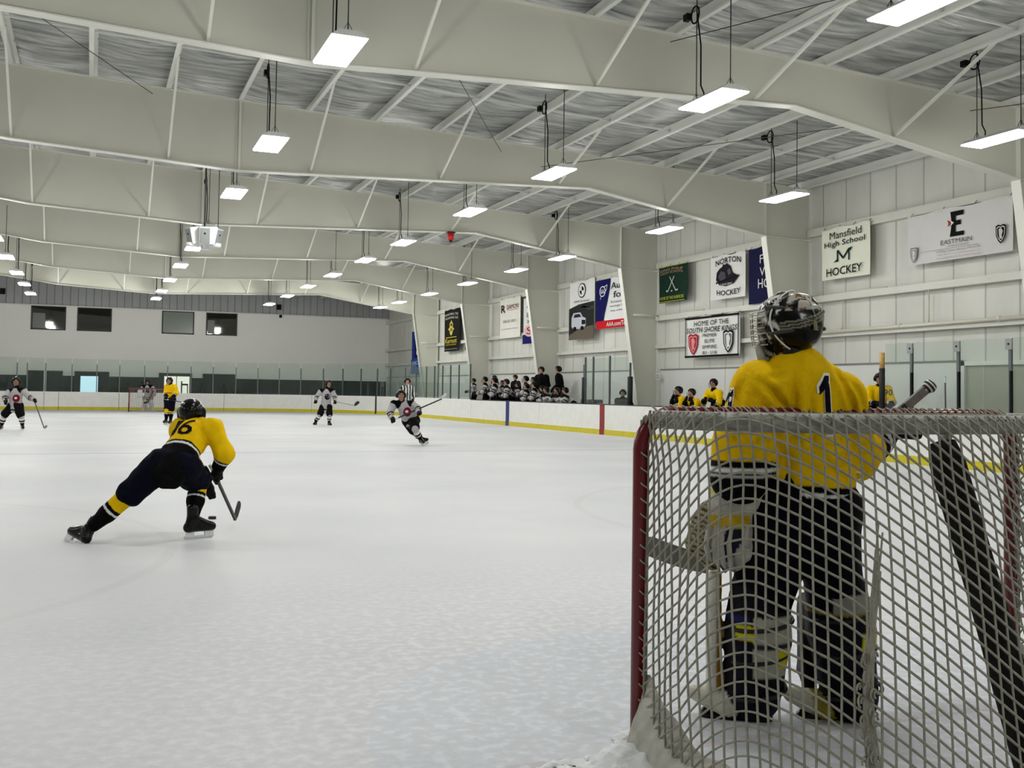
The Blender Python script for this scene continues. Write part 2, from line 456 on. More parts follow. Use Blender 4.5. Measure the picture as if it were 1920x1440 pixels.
m = MB(); m.box((16.12, 33.5, 0.18), (17.45, 46.5, 0.45), M_CONC); m.box((XL, YN, -0.25), (CW, YF, -0.06), M_CONC); m.box((XB + 0.12, YN, -0.06), (CW, YF, 0.18), M_CONC); m.box((XBL - 2.17, YN, -0.06), (XBL - 0.12, YF, 0.18), M_CONC); m.box((XBL - .12, YB + 0.12, -0.06), (XB + .12, YF, 0.02), M_CONC)
struct(m, 'floor_surround', 'dark matting around the rink', 'floor')

# --- walls
def sheet_material(name, c1, c2, pitch, ax):
    m = mat(name, c1, 0.5, noise=0.13, nscale=1.2, stretch=(1, 1, 0.35)); nt = m.node_tree; N = nt.nodes; K = nt.links; b = N['Principled BSDF']
    tc = N.new('ShaderNodeTexCoord'); s = N.new('ShaderNodeSeparateXYZ'); K.new(tc.outputs['Object'], s.inputs[0])
    q = N.new('ShaderNodeMath'); q.operation = 'PINGPONG'; q.inputs[1].default_value = pitch / 2; K.new(s.outputs[ax], q.inputs[0])
    r = N.new('ShaderNodeMapRange'); r.inputs['From Min'].default_value = 0; r.inputs['From Max'].default_value = 0.03; r.clamp = True; K.new(q.outputs[0], r.inputs['Value'])
    bp = N.new('ShaderNodeBump'); bp.inputs['Strength'].default_value = 0.8; bp.inputs['Distance'].default_value = 0.03; K.new(r.outputs[0], bp.inputs['Height']); K.new(bp.outputs[0], b.inputs['Normal'])
    src = b.inputs['Base Color'].links[0].from_socket
    mx = N.new('ShaderNodeMix'); mx.data_type = 'RGBA'; K.new(r.outputs[0], mx.inputs[0]); mx.inputs[6].default_value = (*lin(c2), 1); K.new(src, mx.inputs[7]); K.new(mx.outputs[2], b.inputs['Base Color'])
    return m
M_SHEET = sheet_material('wall_sheet', (218, 218, 210), (192, 192, 184), 0.9, 1)
M_SIDING = sheet_material('gable_siding', (168, 170, 170), (132, 134, 135), 0.42, 0)
M_WPANEL = mat('smooth_wall_panel', (222, 223, 218), 0.45, noise=0.05, nscale=1)
M_FARW = mat('far_wall_paint', (240, 239, 233), 0.6, noise=0.03, nscale=0.6)
M_DOORB = mat('roller_door_beige', (172, 172, 155), 0.5, noise=0.06, nscale=2)
m = MB(); m.box((CW + 0.12, YN, -0.1), (CW + 0.25, YF, 6.9), M_SHEET); struct(m, 'wall_right', 'right side wall of pale ribbed metal sheet', 'wall')
m = MB(); m.box((XL - 0.2, YN, -0.1), (XL, YF, 8.2), M_SHEET); struct(m, 'wall_left')
m = MB(); m.box((XL, YN - 0.2, -0.1), (CW + 0.2, YN, 8.3), M_WPANEL); struct(m, 'wall_near')
m = MB(); m.box((XL, YF, -0.1), (CW + 0.2, YF + 0.2, 5.895), M_FARW); m.box((XL, YF + 0.06, 5.895), (CW + 0.2, YF + 0.2, 8.3), M_SIDING)
m.box((XL, YF - 0.05, 5.86), (CW, YF + 0.02, 5.93), M_WPANEL)
for x in (2.75, 17.42): m.box((x - 0.02, YF - 0.015, 2.2), (x + 0.02, YF, 5.86), M_FARW)
struct(m, 'wall_far', 'far end wall, smooth white below and grey ribbed siding above', 'wall')
# smooth lower panels on the right wall, one bay at a time, with a dark joint rail on top
k = 0
for n in range(-3, 7):
    y0 = max(YN, YF_(n) + 0.2); y1 = min(YF_(n + 1) - 0.2, YF - 0.1)
    if y1 <= y0: continue
    m = MB(); zt = 2.14
    segs = [(y0, y1)]
    if n == 0: segs = [(17.72, y1)]
    for (a, b) in segs:
        mid = (a + b) / 2
        m.box((CW + 0.06, a, 0.15), (CW + 0.115, mid - 0.012, zt), M_WPANEL); m.box((CW + 0.06, mid + 0.012, 0.15), (CW + 0.115, b, zt), M_WPANEL)
        m.box((CW + 0.03, a, zt), (CW + 0.117, b, zt + 0.035), mat('panel_rail', (120, 122, 118), 0.4))
    k += 1; struct(m, 'trim_%d' % k)
m = MB(); m.box((CW + 0.08, 14.95, 0.15), (CW + 0.118, 17.6, 2.05), M_DOORB); m.box((CW + 0.02, 17.6, 0.15), (CW + 0.119, 17.72, 2.14), M_WPANEL); m.box((CW + 0.02, 14.95, 2.05), (CW + 0.119, 17.72, 2.14), M_WHITEM)
for i in range(3): m.box((CW + 0.07, 15.6 + i * 0.75, 0.15), (CW + 0.082, 15.612 + i * 0.75, 2.05), M_WPANEL)
struct(m, 'door_1', 'wide beige door in the right wall', 'door')

# --- girts along the right wall, bay by bay
M_GIRT = mat('girt_paint', (214, 214, 204), 0.4, noise=0.05, nscale=2)
k = 0
for n in range(-2, 7):
    y0 = max(YF_(n) + 0.03, YN); y1 = min(YF_(n + 1) - 0.03, YF - 0.02)
    for z, hh in ((5.62, 0.2), (3.86, 0.16), (2.92, 0.12)):
        if y1 - y0 < 0.5: continue
        g = MB()
        g.box((CW - 0.08, y0, z - hh / 2), (CW + 0.118, y1, z - hh / 2 + 0.012), M_GIRT); g.box((CW - 0.08, y0, z - hh / 2 + 0.012), (CW - 0.068, y1, z + hh / 2), M_GIRT)
        g.box((CW - 0.068, y0, z + hh / 2 - 0.012), (CW + 0.118, y1, z + hh / 2), M_GIRT)
        o = g.build('wall_girt'); tag(o, {5.62: 'white steel girt high on the right wall, its banners tied below', 3.86: 'white steel girt halfway up the right wall', 2.92: 'lowest white girt and rail along the right wall'}[z], 'girt', 'wall girts', 'structure')

# --- roof lining
def lining_material():
    m = bpy.data.materials.new('roof_insulation'); m.use_nodes = True; nt = m.node_tree; b = nt.nodes['Principled BSDF']; N = nt.nodes; K = nt.links
    tc = N.new('ShaderNodeTexCoord'); mp = N.new('ShaderNodeMapping'); mp.inputs['Scale'].default_value = (0.9, 5.0, 1); K.new(tc.outputs['Object'], mp.inputs[0])
    n = N.new('ShaderNodeTexNoise'); n.inputs['Scale'].default_value = 1.3; n.inputs['Detail'].default_value = 6; K.new(mp.outputs[0], n.inputs['Vector'])
    r = N.new('ShaderNodeValToRGB'); r.color_ramp.elements[0].position = 0.33; r.color_ramp.elements[1].position = 0.68
    r.color_ramp.elements[0].color = (*lin((122, 125, 124)), 1); r.color_ramp.elements[1].color = (*lin((208, 209, 204)), 1); K.new(n.outputs['Fac'], r.inputs[0]); K.new(r.outputs[0], b.inputs['Base Color'])
    b.inputs['Roughness'].default_value = 0.33; b.inputs['Metallic'].default_value = 0.15
    mp2 = N.new('ShaderNodeMapping'); mp2.inputs['Scale'].default_value = (1.2, 11.0, 1); K.new(tc.outputs['Object'], mp2.inputs[0])
    n2 = N.new('ShaderNodeTexNoise'); n2.inputs['Scale'].default_value = 1.0; n2.inputs['Detail'].default_value = 3; K.new(mp2.outputs[0], n2.inputs['Vector'])
    bp = N.new('ShaderNodeBump'); bp.inputs['Strength'].default_value = 0.9; bp.inputs['Distance'].default_value = 0.09; K.new(n2.outputs['Fac'], bp.inputs['Height']); K.new(bp.outputs[0], b.inputs['Normal'])
    return m
M_LIN = lining_material()
PX = [-1.61 + 1.48 * k for k in range(-7, 13)]
xs = []; 
for i in range(len(PX) - 1):
    xs += [PX[i] + 1.48 * t / 8 for t in range(8)]
xs = [XL] + [x for x in xs if x > XL + .05] + [PX[-1], CW + 0.12]
ys = np.arange(YN, YF + 0.3, 0.5)
V = []; 
for x in xs:
    fr = ((x - PX[0]) / 1.48) % 1.0
    sag = math.sin(math.pi * fr)
    for y in ys: V.append((x, y, ztop(x) + 0.23 - 0.07 * sag * (0.7 + 0.5 * math.sin(y * 2.1 + x)) + 0.02 * math.sin(y * 5.3 + x * 3)))
F = [(i * len(ys) + j, i * len(ys) + j + 1, (i + 1) * len(ys) + j + 1, (i + 1) * len(ys) + j) for i in range(len(xs) - 1) for j in range(len(ys) - 1)]
m = MB(); m.add(V, F, M_LIN, True); struct(m, 'ceiling', 'silvery sagging insulation between the purlins', 'ceiling')
m = MB(); m.add([(XL - .3, YN - .3, ztop(XL) + .5), (CW + .4, YN - .3, ztop(CW) + .5), (CW + .4, YF + .3, ztop(CW) + .5), (XL - .3, YF + .3, ztop(XL) + .5)], [(0, 1, 2, 3)], M_SIDING); struct(m, 'roof_outer')

# --- purlins, each one length of the hall
for i, x in enumerate(PX + [17.35]):
    z = ztop(x); g = MB()
    g.box((x - 0.005, YN, z), (x + 0.005, YF, z + 0.22), M_PURLIN); g.box((x - 0.085, YN, z - 0.012), (x - 0.005, YF, z + 0.004), M_PURLIN); g.box((x + 0.005, YN, z + 0.205), (x + 0.07, YF, z + 0.215), M_PURLIN)
    g.box((x - 0.075, YN, z + 0.01), (x - 0.067, YF, z + 0.035), M_PURLIN)
    o = g.build('roof_purlin')
    if i < len(PX): tag(o, 'long white Z shaped purlin carrying the roof over the steel frames', 'purlin', 'roof purlins', 'structure')
    else: tag(o, 'eave purlin running along the top of the right wall', 'purlin', None, 'structure')
# bridging bars between the purlins
for n in range(-2, 7):
    for q in (0.3, 0.66):
        y = YF_(n) + SP * q
        if y > YF - 0.3 or y < YN: continue
        g = MB()
        for i in range(len(PX) - 1):
            a, b = PX[i], PX[i + 1]; g.bar((a, y, ztop(a) + 0.09), (b, y, ztop(b) + 0.09), 0.035, 0.035, M_PURLIN)
        o = g.build('purlin_bridging'); tag(o, 'thin white bridging bars crossing between the roof purlins', 'bridging', 'purlin bridging', 'structure')

# --- steel frames
LOW = [(XL + 1.5, 5.4), (-6.0, 6.75), (-3.0, 6.37), (-1.7, 6.19), (2.79, 5.95), (11.02, 6.285), (16.10, 5.47)]
def lowz(x):
    for (x0, z0), (x1, z1) in zip(LOW[:-1], LOW[1:]):
        if x <= x1: return z0 + (z1 - z0) * (x - x0) / (x1 - x0)
    return LOW[-1][1]
def make_frame():
    root = empty('steel_frame', '', 'steel frame', (0, 0, 0), 'steel roof frames')
    t = 0.008; f = 0.11
    g = MB(); top = [(XL + 0.05, ztop(XL)), (CW, ztop(CW))]
    poly = [(x, 0, z) for x, z in LOW] + [(CW, 0, 5.40), (CW, 0, ztop(CW))] + [(XL + 0.05, 0, ztop(XL)), (XL + 0.05, 0, 5.4)]
    # web in strips so that the face stays convex
    cuts = sorted(set([XL + 0.05] + [x for x, _ in LOW] + [CW]))
    for a, b in zip(cuts[:-1], cuts[1:]):
        za = 5.4 if a < LOW[0][0] else lowz(min(a, 16.1)); zb = 5.4 if b <= LOW[0][0] else lowz(min(b, 16.1))
        g.prism([(a, -t, za), (b, -t, zb), (b, -t, ztop(b)), (a, -t, ztop(a))], (0, 2 * t, 0), M_WEB)
    part(g, 'rafter', root)
    g = MB()
    for (x0, z0), (x1, z1) in zip(LOW[:-1], LOW[1:]): g.bar((x0, 0, z0), (x1, 0, z1), 2 * f, 0.02, M_STEEL, (0, 0, 1))
    part(g, 'bottom_flange', root)
    g = MB(); g.bar((XL + .05, 0, ztop(XL) - 0.012), (CW, 0, ztop(CW) - 0.012), 2 * f, 0.016, M_STEEL, (0, 0, 1)); part(g, 'top_flange', root)
    g = MB(); g.prism([(16.10, -t, 5.47), (16.90, -t, 0.1), (CW, -t, 0.1), (CW, -t, 5.42)], (0, 2 * t, 0), M_WEB)
    g.bar((16.10, 0, 5.47), (16.90, 0, 0.1), 2 * f, 0.022, M_STEEL, (1, 0, 0)); g.bar((CW, 0, 0.1), (CW, 0, ztop(CW)), 0.02, 0.14, M_STEEL, (0, 1, 0))
    g.bar((16.1, 0, 5.47), (CW, 0, 5.42), 2 * f, 0.016, M_STEEL); g.bar((16.1, 0, 5.47), (16.1, 0, ztop(16.1)), 0.014, 2 * f, M_STEEL, (0, 1, 0)); g.box((16.75, -0.14, 0.02), (CW, 0.14, 0.1), M_STEEL)
    part(g, 'column', root)
    g = MB(); g.prism([(XL + 0.05, -t, 0.1), (XL + 0.6, -t, 0.1), (XL + 1.5, -t, 5.4), (XL + 0.05, -t, 5.4)], (0, 2 * t, 0), M_WEB); part(g, 'column', root)
    for i in range(6):
        x = -1.61 + 2.96 * i
        g = MB(); g.bar((x, -0.03, lowz(x) + 0.06), (x, -2.35, ztop(x) + 0.03), 0.045, 0.045, M_STEEL); part(g, 'flange_brace', root)
    g = MB(); g.bar((2.79, -0.02, 5.96), (2.79, -0.02, ztop(2.79)), 0.05, 0.03, M_STEEL, (0, 1, 0)); g.bar((2.72, -0.02, 5.96), (2.72, -0.02, ztop(2.79)), 0.02, 0.03, M_WEB, (0, 1, 0)); part(g, 'splice_plate', root)
    return root
f0 = make_frame()
def dup(root, loc, rotz=None, label=None, group=None, scale=None):
    r = root.copy(); COL.objects.link(r); r.location = loc
    if rotz is not None: r.rotation_euler = (0, 0, rotz)
    if scale is not None: r.scale = (scale, scale, scale) if isinstance(scale, (int, float)) else scale
    if label: r['label'] = label
    if group: r['group'] = group
    for ch in list(root.children):
        c = ch.copy(); COL.objects.link(c); c.parent = r; c.matrix_parent_inverse = ch.matrix_parent_inverse.copy()
        for gch in ch.children:
            d = gch.copy(); COL.objects.link(d); d.parent = c; d.matrix_parent_inverse = gch.matrix_parent_inverse.copy()
    return r
FL = {0: 'nearest white steel roof frame, its deep web crossing the top of the hall', 1: 'second steel roof frame from the front, its column beside the high school banner',
      2: 'third steel roof frame from the front, column left of the green banner', 3: 'fourth steel roof frame from the front, column left of the car banner',
      4: 'fifth steel roof frame from the front, column right of the black banner', 5: 'farthest steel roof frame, nearest to the grey gable siding', -1: 'steel roof frame overhead behind the photographer'}
for n in (-1, 1, 2, 3, 4, 5): dup(f0, (0, YF_(n), 0), label=FL[n])
f0.location = (0, YF_(0), 0); f0['label'] = FL[0]
# roof bracing rods
M_WIRE = mat('bracing_wire', (70, 72, 70), 0.4, 0.6)
for (a, b) in (((4.3, YF_(0) + 0.2, 7.2), (8.7, YF_(1) - 0.2, 6.9)), ((16.9, YF_(0) - 3, 6.65), (9.6, YF_(1) + 0.3, 6.7)), ((12.0, YF_(-1), 6.9), (8.5, YF_(0) - .2, 7.0)), ((-3.0, YF_(0) + .2, 7.5), (1.0, YF_(1) - .2, 7.35))):
    g = MB(); g.tube([a, b], 0.008, M_WIRE, 5); o = g.build('bracing_rod'); tag(o, 'thin dark bracing rod slanting below the roof purlins', 'rod', 'roof bracing rods', 'structure')

# --- hanging lights
M_LAMP = mat('lamp_diffuser', (255, 255, 255), 0.5, emit=(250, 252, 255), estr=14.0)
M_HOUS = mat('lamp_housing', (205, 207, 205), 0.4)
def make_light():
    root = empty('ceiling_light', '', 'light', (0, 0, 5.6), 'hanging hall lights')
    g = MB(); g.prism([(-0.23, -0.6, 5.585), (0.23, -0.6, 5.585), (0.13, -0.6, 5.66), (-0.13, -0.6, 5.66)], (0, 1.2, 0), M_HOUS); part(g, 'housing', root)
    g = MB(); g.box((-0.215, -0.585, 5.565), (0.215, 0.585, 5.583), M_LAMP); part(g, 'diffuser', root)
    for y in (-0.45, 0.45):
        g = MB(); g.tube([(0, y, 5.66), (0, y, 7.25)], 0.009, M_WIRE, 5); g.tube([(-0.08, y, 5.66), (0, y, 5.80), (0.08, y, 5.66)], 0.006, M_WIRE, 4); part(g, 'hanger_rod', root)
    g = MB(); pts = [(0.02, 0.3, 5.66), (0.05, 0.32, 5.78), (0.02, 0.36, 5.9), (0.03, 0.38, 6.5), (0.0, 0.45, 7.05)]
    g.tube(pts, 0.012, M_BLACK, 5)
    g.tube([(0.0, 0.5 + 0.11 * math.sin(t), 7.0 + 0.13 * math.cos(t)) for t in np.linspace(0, 4 * math.pi, 26)], 0.013, M_BLACK, 5); g.box((-0.04, 0.66, 6.98), (0.04, 0.78, 7.08), M_BLACK)
    part(g, 'power_cord', root)
    ld = bpy.data.lights.new('lamp', 'AREA'); ld.shape = 'RECTANGLE'; ld.size = 0.42; ld.size_y = 1.15; ld.energy = LAMP_W; ld.color = (1.0, 0.985, 0.95); ld.spread = math.radians(178)
    lo = bpy.data.objects.new('lamp', ld); COL.objects.link(lo); lo.location = (0, 0, 5.555); rel(lo, root)
    pl = bpy.data.lights.new('lamp_spill', 'POINT'); pl.shadow_soft_size = 0.2; pl.energy = LAMP_P; pl.color = (1.0, 0.985, 0.95)
    po = bpy.data.objects.new('lamp_spill', pl); COL.objects.link(po); po.location = (0, 0, 5.40); rel(po, root)
    return root
lt = make_light(); used = False
FAR_SPILL = bpy.data.lights['lamp_spill'].copy(); FAR_SPILL.energy = LAMP_P * 3.2
ROWS = [(-2.75, [13.0, 18.6, 23.7, 29.2, 33.9, 38.8, 44.1, 48.9, 53.8], 'left row'), (2.78, [13.0, 18.5, 23.6, 29.4, 33.4, 38.5, 43.85, 49.1, 53.5], 'row above mid ice'),
        (8.22, [8.86, 12.97, 18.62, 23.5, 29.26, 33.8, 38.8, 43.6, 48.6, 53.9], 'row right of mid ice'), (13.65, [12.96, 18.72, 23.8, 30.18, 34.05, 39.17, 44.2, 49.12, 52.7], 'row above the right boards'),
        (-8.2, [8.0, 13.0, 18.6, 23.7, 29.2, 33.9, 38.8, 44.1, 48.9, 53.8], 'outermost left row')]
for x, ylist, nm in ROWS:
    for i, y in enumerate(ylist):
        lab = 'bright white hanging light, %s from the front in the %s' % (ORD[i], nm)
        if not used: used = True; first = (x, y, lab)
        else:
            o = dup(lt, (x, y, 5.6), label=lab)
            if y > 52:          # the last fixtures of each row get extra spill, added to brighten the far wall
                for ch in o.children:
                    if ch.type == 'LIGHT' and ch.data.type == 'POINT': ch.data = FAR_SPILL
lt.location = (first[0], first[1], 5.6); lt['label'] = first[2]
for x, y in ((2.78, 4.5), (-2.75, 4.5), (13.65, 7.2), (2.78, 8.8), (8.2, 3.6), (8.2, -1.5), (2.78, -1.5)): dup(lt, (x, y, 5.6), label='white hanging light above the near goal end', group='hanging lights above the camera')

# --- loudspeaker cluster hung from the second frame
root = empty('loudspeaker_cluster', 'white loudspeaker cluster hanging below the roof near the middle of the hall', 'loudspeaker', (2.33, 25.2, 4.9))
M_SPK = mat('loudspeaker_cabinet', (222, 224, 222), 0.5); M_GRILL = mat('loudspeaker_grille', (125, 128, 128), 0.6)
c0 = np.array([2.33, 25.2, 4.87])
for a in (-68, -4, 52, 140, 215):
    t = math.radians(a); n = np.array([math.sin(t), -math.cos(t), -0.22]); n /= np.linalg.norm(n); s = np.array([math.cos(t), math.sin(t), 0]); u = np.cross(s, -n)
    if u[2] < 0: u = -u
    g = MB(); g.obox(c0 + n * 0.26, s, n, u, 0.125, 0.13, 0.19, M_SPK); part(g, 'speaker_cabinet', root)
    g = MB(); g.obox(c0 + n * 0.396, s, n, u, 0.112, 0.006, 0.175, M_GRILL); g.obox(c0 + n * 0.404 + u * 0.05, s, n, u, 0.02, 0.004, 0.02, M_BLACK); part(g, 'speaker_grille', root)
g = MB(); g.tube([c0 + (0, 0, -0.15), (2.33, 25.2, 7.74)], 0.02, M_WIRE, 6); g.tube([c0 + (0.3, 0, 0.1), (2.63, 25.2, 7.7)], 0.01, M_WIRE, 5); part(g, 'hanging_pole', root)
for k in range(3):
    q = k * 2.1 - 1.2; g = MB(); g.tube([c0 + (0, 0, -0.2), c0 + (0.33 * math.sin(q), -0.33 * math.cos(q), -0.27)], 0.04, M_SPK, 8); g.tube([c0 + (0.33 * math.sin(q), -0.33 * math.cos(q), -0.23), c0 + (0.33 * math.sin(q), -0.33 * math.cos(q), -0.31)], 0.10, M_SPK, 14); part(g, 'horn_speaker', root)
# red beacon on the underside of the third frame
P = np.array([10.11, 30.80, 6.12]); root = empty('warning_beacon', 'small red warning beacon clamped under the third steel frame', 'beacon', P - np.array((0, 0, .1)))
M_RED = mat('red_plastic', (190, 28, 24), 0.35)
g = MB(); g.tube([P + (0, -0.16, 0.06), P + (0, -0.16, -0.16)], 0.1, M_RED, 12); part(g, 'red_lens', root)
g = MB(); g.box(P + (-0.12, -0.24, 0.06), P + (0.12, -0.05, 0.1), M_DARK); g.tube([P + (0, -0.16, -0.16), P + (0, -0.16, -0.22)], 0.05, M_DARK, 8); part(g, 'bracket', root)

for u_, v_, lab in ((523, 576, 'small dark loudspeaker high on the far siding'), (526, 593, 'tiny dark fitting on the far wall just under the siding'), (5, 546, 'small dark loudspeaker on the far siding at the left edge')):
    q = ony(u_, v_, YF - 0.05); g = MB(); r_ = 0.16 if v_ < 590 and u_ > 100 or u_ < 100 else 0.09; g.box(q - (r_ * .8, 0.1, r_), q + (r_ * .8, 0.105, r_), M_BLACK); g.box(q - (r_ * .5, 0.02, r_ * .5), q + (r_ * .5, 0.11, r_ * .5), M_DARK); o = g.build('wall_speaker'); tag(o, lab, 'loudspeaker')
# --- far wall windows and lower glazed band
M_WGLASS = mat('dark_window_glass', (16, 17, 16), 0.04, spec=0.9)
M_WLIT = mat('office_window_glass', (120, 130, 122), 0.15, spec=0.6)
M_FRAMEK = mat('black_window_frame', (18, 18, 18), 0.4)
for i, (x0, x1, lab) in enumerate(((-3.3, -1.46, 'leftmost dark upper window reflecting the hall lights'), (-0.87, 1.0, 'second dark upper window, plain black'), (3.78, 5.62, 'third upper window, pale grey green inside'), (6.31, 8.14, 'rightmost dark upper window with bright reflections'))):
    g = MB(); z0, z1 = 4.50, 5.88; f = 0.07
    g.box((x0, YF - 0.03, z0), (x1, YF - 0.002, z0 + f), M_FRAMEK); g.box((x0, YF - 0.03, z1 - f), (x1, YF - 0.002, z1), M_FRAMEK); g.box((x0, YF - 0.03, z0), (x0 + f, YF - 0.002, z1), M_FRAMEK); g.box((x1 - f, YF - 0.03, z0), (x1, YF - 0.002, z1), M_FRAMEK)
    o = struct(g, 'window_%d' % (i + 1), lab, 'window')
    g = MB(); g.box((x0 + f, YF - 0.02, z0 + f), (x1 - f, YF - 0.004, z1 - f), M_WLIT if i == 2 else M_WGLASS); pn = g.build('pane', o)
    if i in (0, 3):       # pale patch on the pane, a reflection put in as colour
        g = MB(); g.box((x0 + f + 0.02, YF - 0.0215, z0 + f + 0.02), (x0 + (0.75 if i == 0 else .5), YF - 0.0205, z0 + (0.95 if i == 0 else 0.9)), mat('painted_reflection', (84, 90, 86), 0.3)); g.build('reflection_patch', o)
g = MB(); M_BAND = mat('dark_lower_glazing', (9, 14, 14), 0.2, spec=0.25, noise=0.3, nscale=0.8)
g.box((XL, YF - 0.04, 0.1), (17.5, YF - 0.002, 1.9), M_BAND)
struct(g, 'window_5', 'dark glazed band along the foot of the far wall', 'window')
M_SKYL = mat('daylit_glass', (150, 205, 220), 0.3, emit=(190, 222, 235), estr=0.95); M_ROOM = mat('lit_room', (235, 232, 220), 0.5, emit=(235, 232, 218), estr=0.8)
M_TEALG = mat('teal_dark_glass', (8, 22, 24), 0.2, spec=0.25)
for i, (x0, x1, lab) in enumerate(((-3.38, -1.54, 'dark double door at the left of the far wall'), (-0.91, 0.95, 'dark doorway with bright blue daylit glass'), (3.69, 5.57, 'open doorway into a bright room in the far wall'), (6.19, 8.09, 'dark glazed doorway right of the bright room'))):
    g = MB(); g.box((x0, YF - 0.07, 0.05), (x1, YF - 0.042, 2.17), M_BAND if i not in (0,) else M_TEALG)
    o = struct(g, 'door_%d' % (i + 2), lab, 'door')
    g = MB()
    for a in (x0, x1 - 0.06): g.box((a, YF - 0.10, 0.05), (a + 0.06, YF - 0.07, 2.17), M_FRAMEK)
    g.box((x0, YF - 0.10, 2.11), (x1, YF - 0.07, 2.17), M_FRAMEK); g.build('door_frame', o)
    if i == 0: g = MB(); g.box(((x0 + x1) / 2 - 0.07, YF - 0.11, 0.05), ((x0 + x1) / 2 + 0.07, YF - 0.07, 2.17), M_FARW); g.build('door_post', o)
    if i == 1: g = MB(); g.box((-0.59, YF - 0.085, 0.4), (0.35, YF - 0.072, 1.9), M_SKYL); g.build('door_glass', o)
    if i == 2:
        g = MB(); g.box((4.0, YF - 0.085, 0.3), (4.68, YF - 0.072, 1.98), M_ROOM); g.box((4.72, YF - 0.085, 0.3), (5.43, YF - 0.072, 1.98), M_ROOM); g.build('door_glass', o)
        c = empty('office_chair', 'dark chair silhouette standing in the bright far doorway', 'chair', (5.1, YF - 0.3, 0.02))
        g = MB(); g.box((4.95, YF - 0.45, 0.9), (5.35, YF - 0.15, 0.98), M_BLACK); part(g, 'seat', c); g = MB(); g.box((4.95, YF - 0.2, 0.98), (5.02, YF - 0.14, 1.7), M_BLACK); g.box((5.3, YF - 0.2, 0.98), (5.35, YF - 0.14, 1.55), M_BLACK); g.box((4.95, YF - .2, 1.45), (5.35, YF - .14, 1.55), M_BLACK); part(g, 'backrest', c)
        g = MB(); g.tube([(5.13, YF - 0.3, 0.02), (5.13, YF - 0.3, 0.9)], 0.05, M_BLACK, 8); g.tube([(4.9, YF - 0.3, 0.05), (5.36, YF - 0.3, 0.05)], 0.03, M_BLACK, 6); part(g, 'pedestal', c)

# ================================================================== BOARDS AND GLASS
def board_material():
    m = mat('board_plastic', (236, 236, 231), 0.32, noise=0.07, nscale=4, spec=0.45); nt = m.node_tree; N = nt.nodes; K = nt.links; b = N['Principled BSDF']
    src = b.inputs['Base Color'].links[0].from_socket
    tc = N.new('ShaderNodeTexCoord'); v = N.new('ShaderNodeTexNoise'); v.inputs['Scale'].default_value = 6; v.inputs['Detail'].default_value = 8; v.inputs['Roughness'].default_value = 0.75; K.new(tc.outputs['Object'], v.inputs['Vector'])
    r = N.new('ShaderNodeMapRange'); r.inputs['From Min'].default_value = 0.6; r.inputs['From Max'].default_value = 0.72; r.inputs['To Max'].default_value = 0.35; K.new(v.outputs['Fac'], r.inputs['Value'])
    mx = N.new('ShaderNodeMix'); mx.data_type = 'RGBA'; K.new(r.outputs[0], mx.inputs[0]); K.new(src, mx.inputs[6]); mx.inputs[7].default_value = (*lin((150, 148, 146)), 1); K.new(mx.outputs[2], b.inputs['Base Color'])
    return m
M_BOARD = board_material(); M_KICK = mat('yellow_kickplate', (208, 194, 26), 0.4, noise=0.15, nscale=5); M_RAIL = mat('dark_cap_rail', (30, 27, 28), 0.45); M_RAILW = mat('white_cap_rail', (240, 240, 238), 0.35)
ZB = 0.995; R = 8.5
def rink_path():
    """centre line of the boards face, from the near right end round the far end to the near left"""
    P = []
    for t in np.linspace(0, 1, 60): P.append((XB, 5.0 + t * (YB - R - 5.0)))
    for t in np.linspace(0, math.pi / 2, 24)[1:]: P.append((XB - R + R * math.cos(t), YB - R + R * math.sin(t)))
    for t in np.linspace(0, 1, 12)[1:]: P.append((XB - R - t * (XB - R - XBL - R), YB))
    for t in np.linspace(0, math.pi / 2, 24)[1:]: P.append((XBL + R - R * math.sin(t), YB - R + R * math.cos(t)))
    for t in np.linspace(0, 1, 20)[1:]: P.append((XBL, YB - R - t * (YB - R - 2.0)))
    return np.array(P)
PATH = rink_path(); SEG = np.linalg.norm(np.diff(PATH, axis=0), axis=1); CUM = np.concatenate([[0], np.cumsum(SEG)])
def along(s):
    i = int(np.clip(np.searchsorted(CUM, s) - 1, 0, len(SEG) - 1)); t = (s - CUM[i]) / SEG[i]; p = PATH[i] + t * (PATH[i + 1] - PATH[i]); d = (PATH[i + 1] - PATH[i]) / SEG[i]
    return p, np.array([d[1], -d[0]])           # point, outward normal
SS = np.linspace(0, CUM[-1], 3000); UU = np.array([proju((*along(s)[0], 0.9)) if (along(s)[0] @ FW[:2]) > 2 else 1e9 for s in SS])
def s_of_u(u):
    m = SS < CUM[60 + 23 + 11 + 12]; return SS[m][np.argmin(np.abs(UU[m] - u))]
def s_of_y(y): return y - 5.0
def ribbon(mb, s0, s1, z0, z1, o0, o1, mt):
    """solid strip following the boards between offsets o0,o1 (outward)"""
    ss = [s0] + [c for c in CUM if s0 + 1e-3 < c < s1 - 1e-3] + [s1]; vs = []
    for s in ss:
        p, n = along(s)
        for (o, z) in ((o0, z0), (o1, z0), (o1, z1), (o0, z1)): vs.append((p[0] + n[0] * o, p[1] + n[1] * o, z))
    fs = []
    for i in range(len(ss) - 1):
        for k in range(4):
            l = (k + 1) % 4; fs.append((i * 4 + k, i * 4 + l, i * 4 + 4 + l, i * 4 + 4 + k))
    e = (len(ss) - 1) * 4; fs += [(3, 2, 1, 0), (e, e + 1, e + 2, e + 3)]
    mb.add(vs, fs, mt)
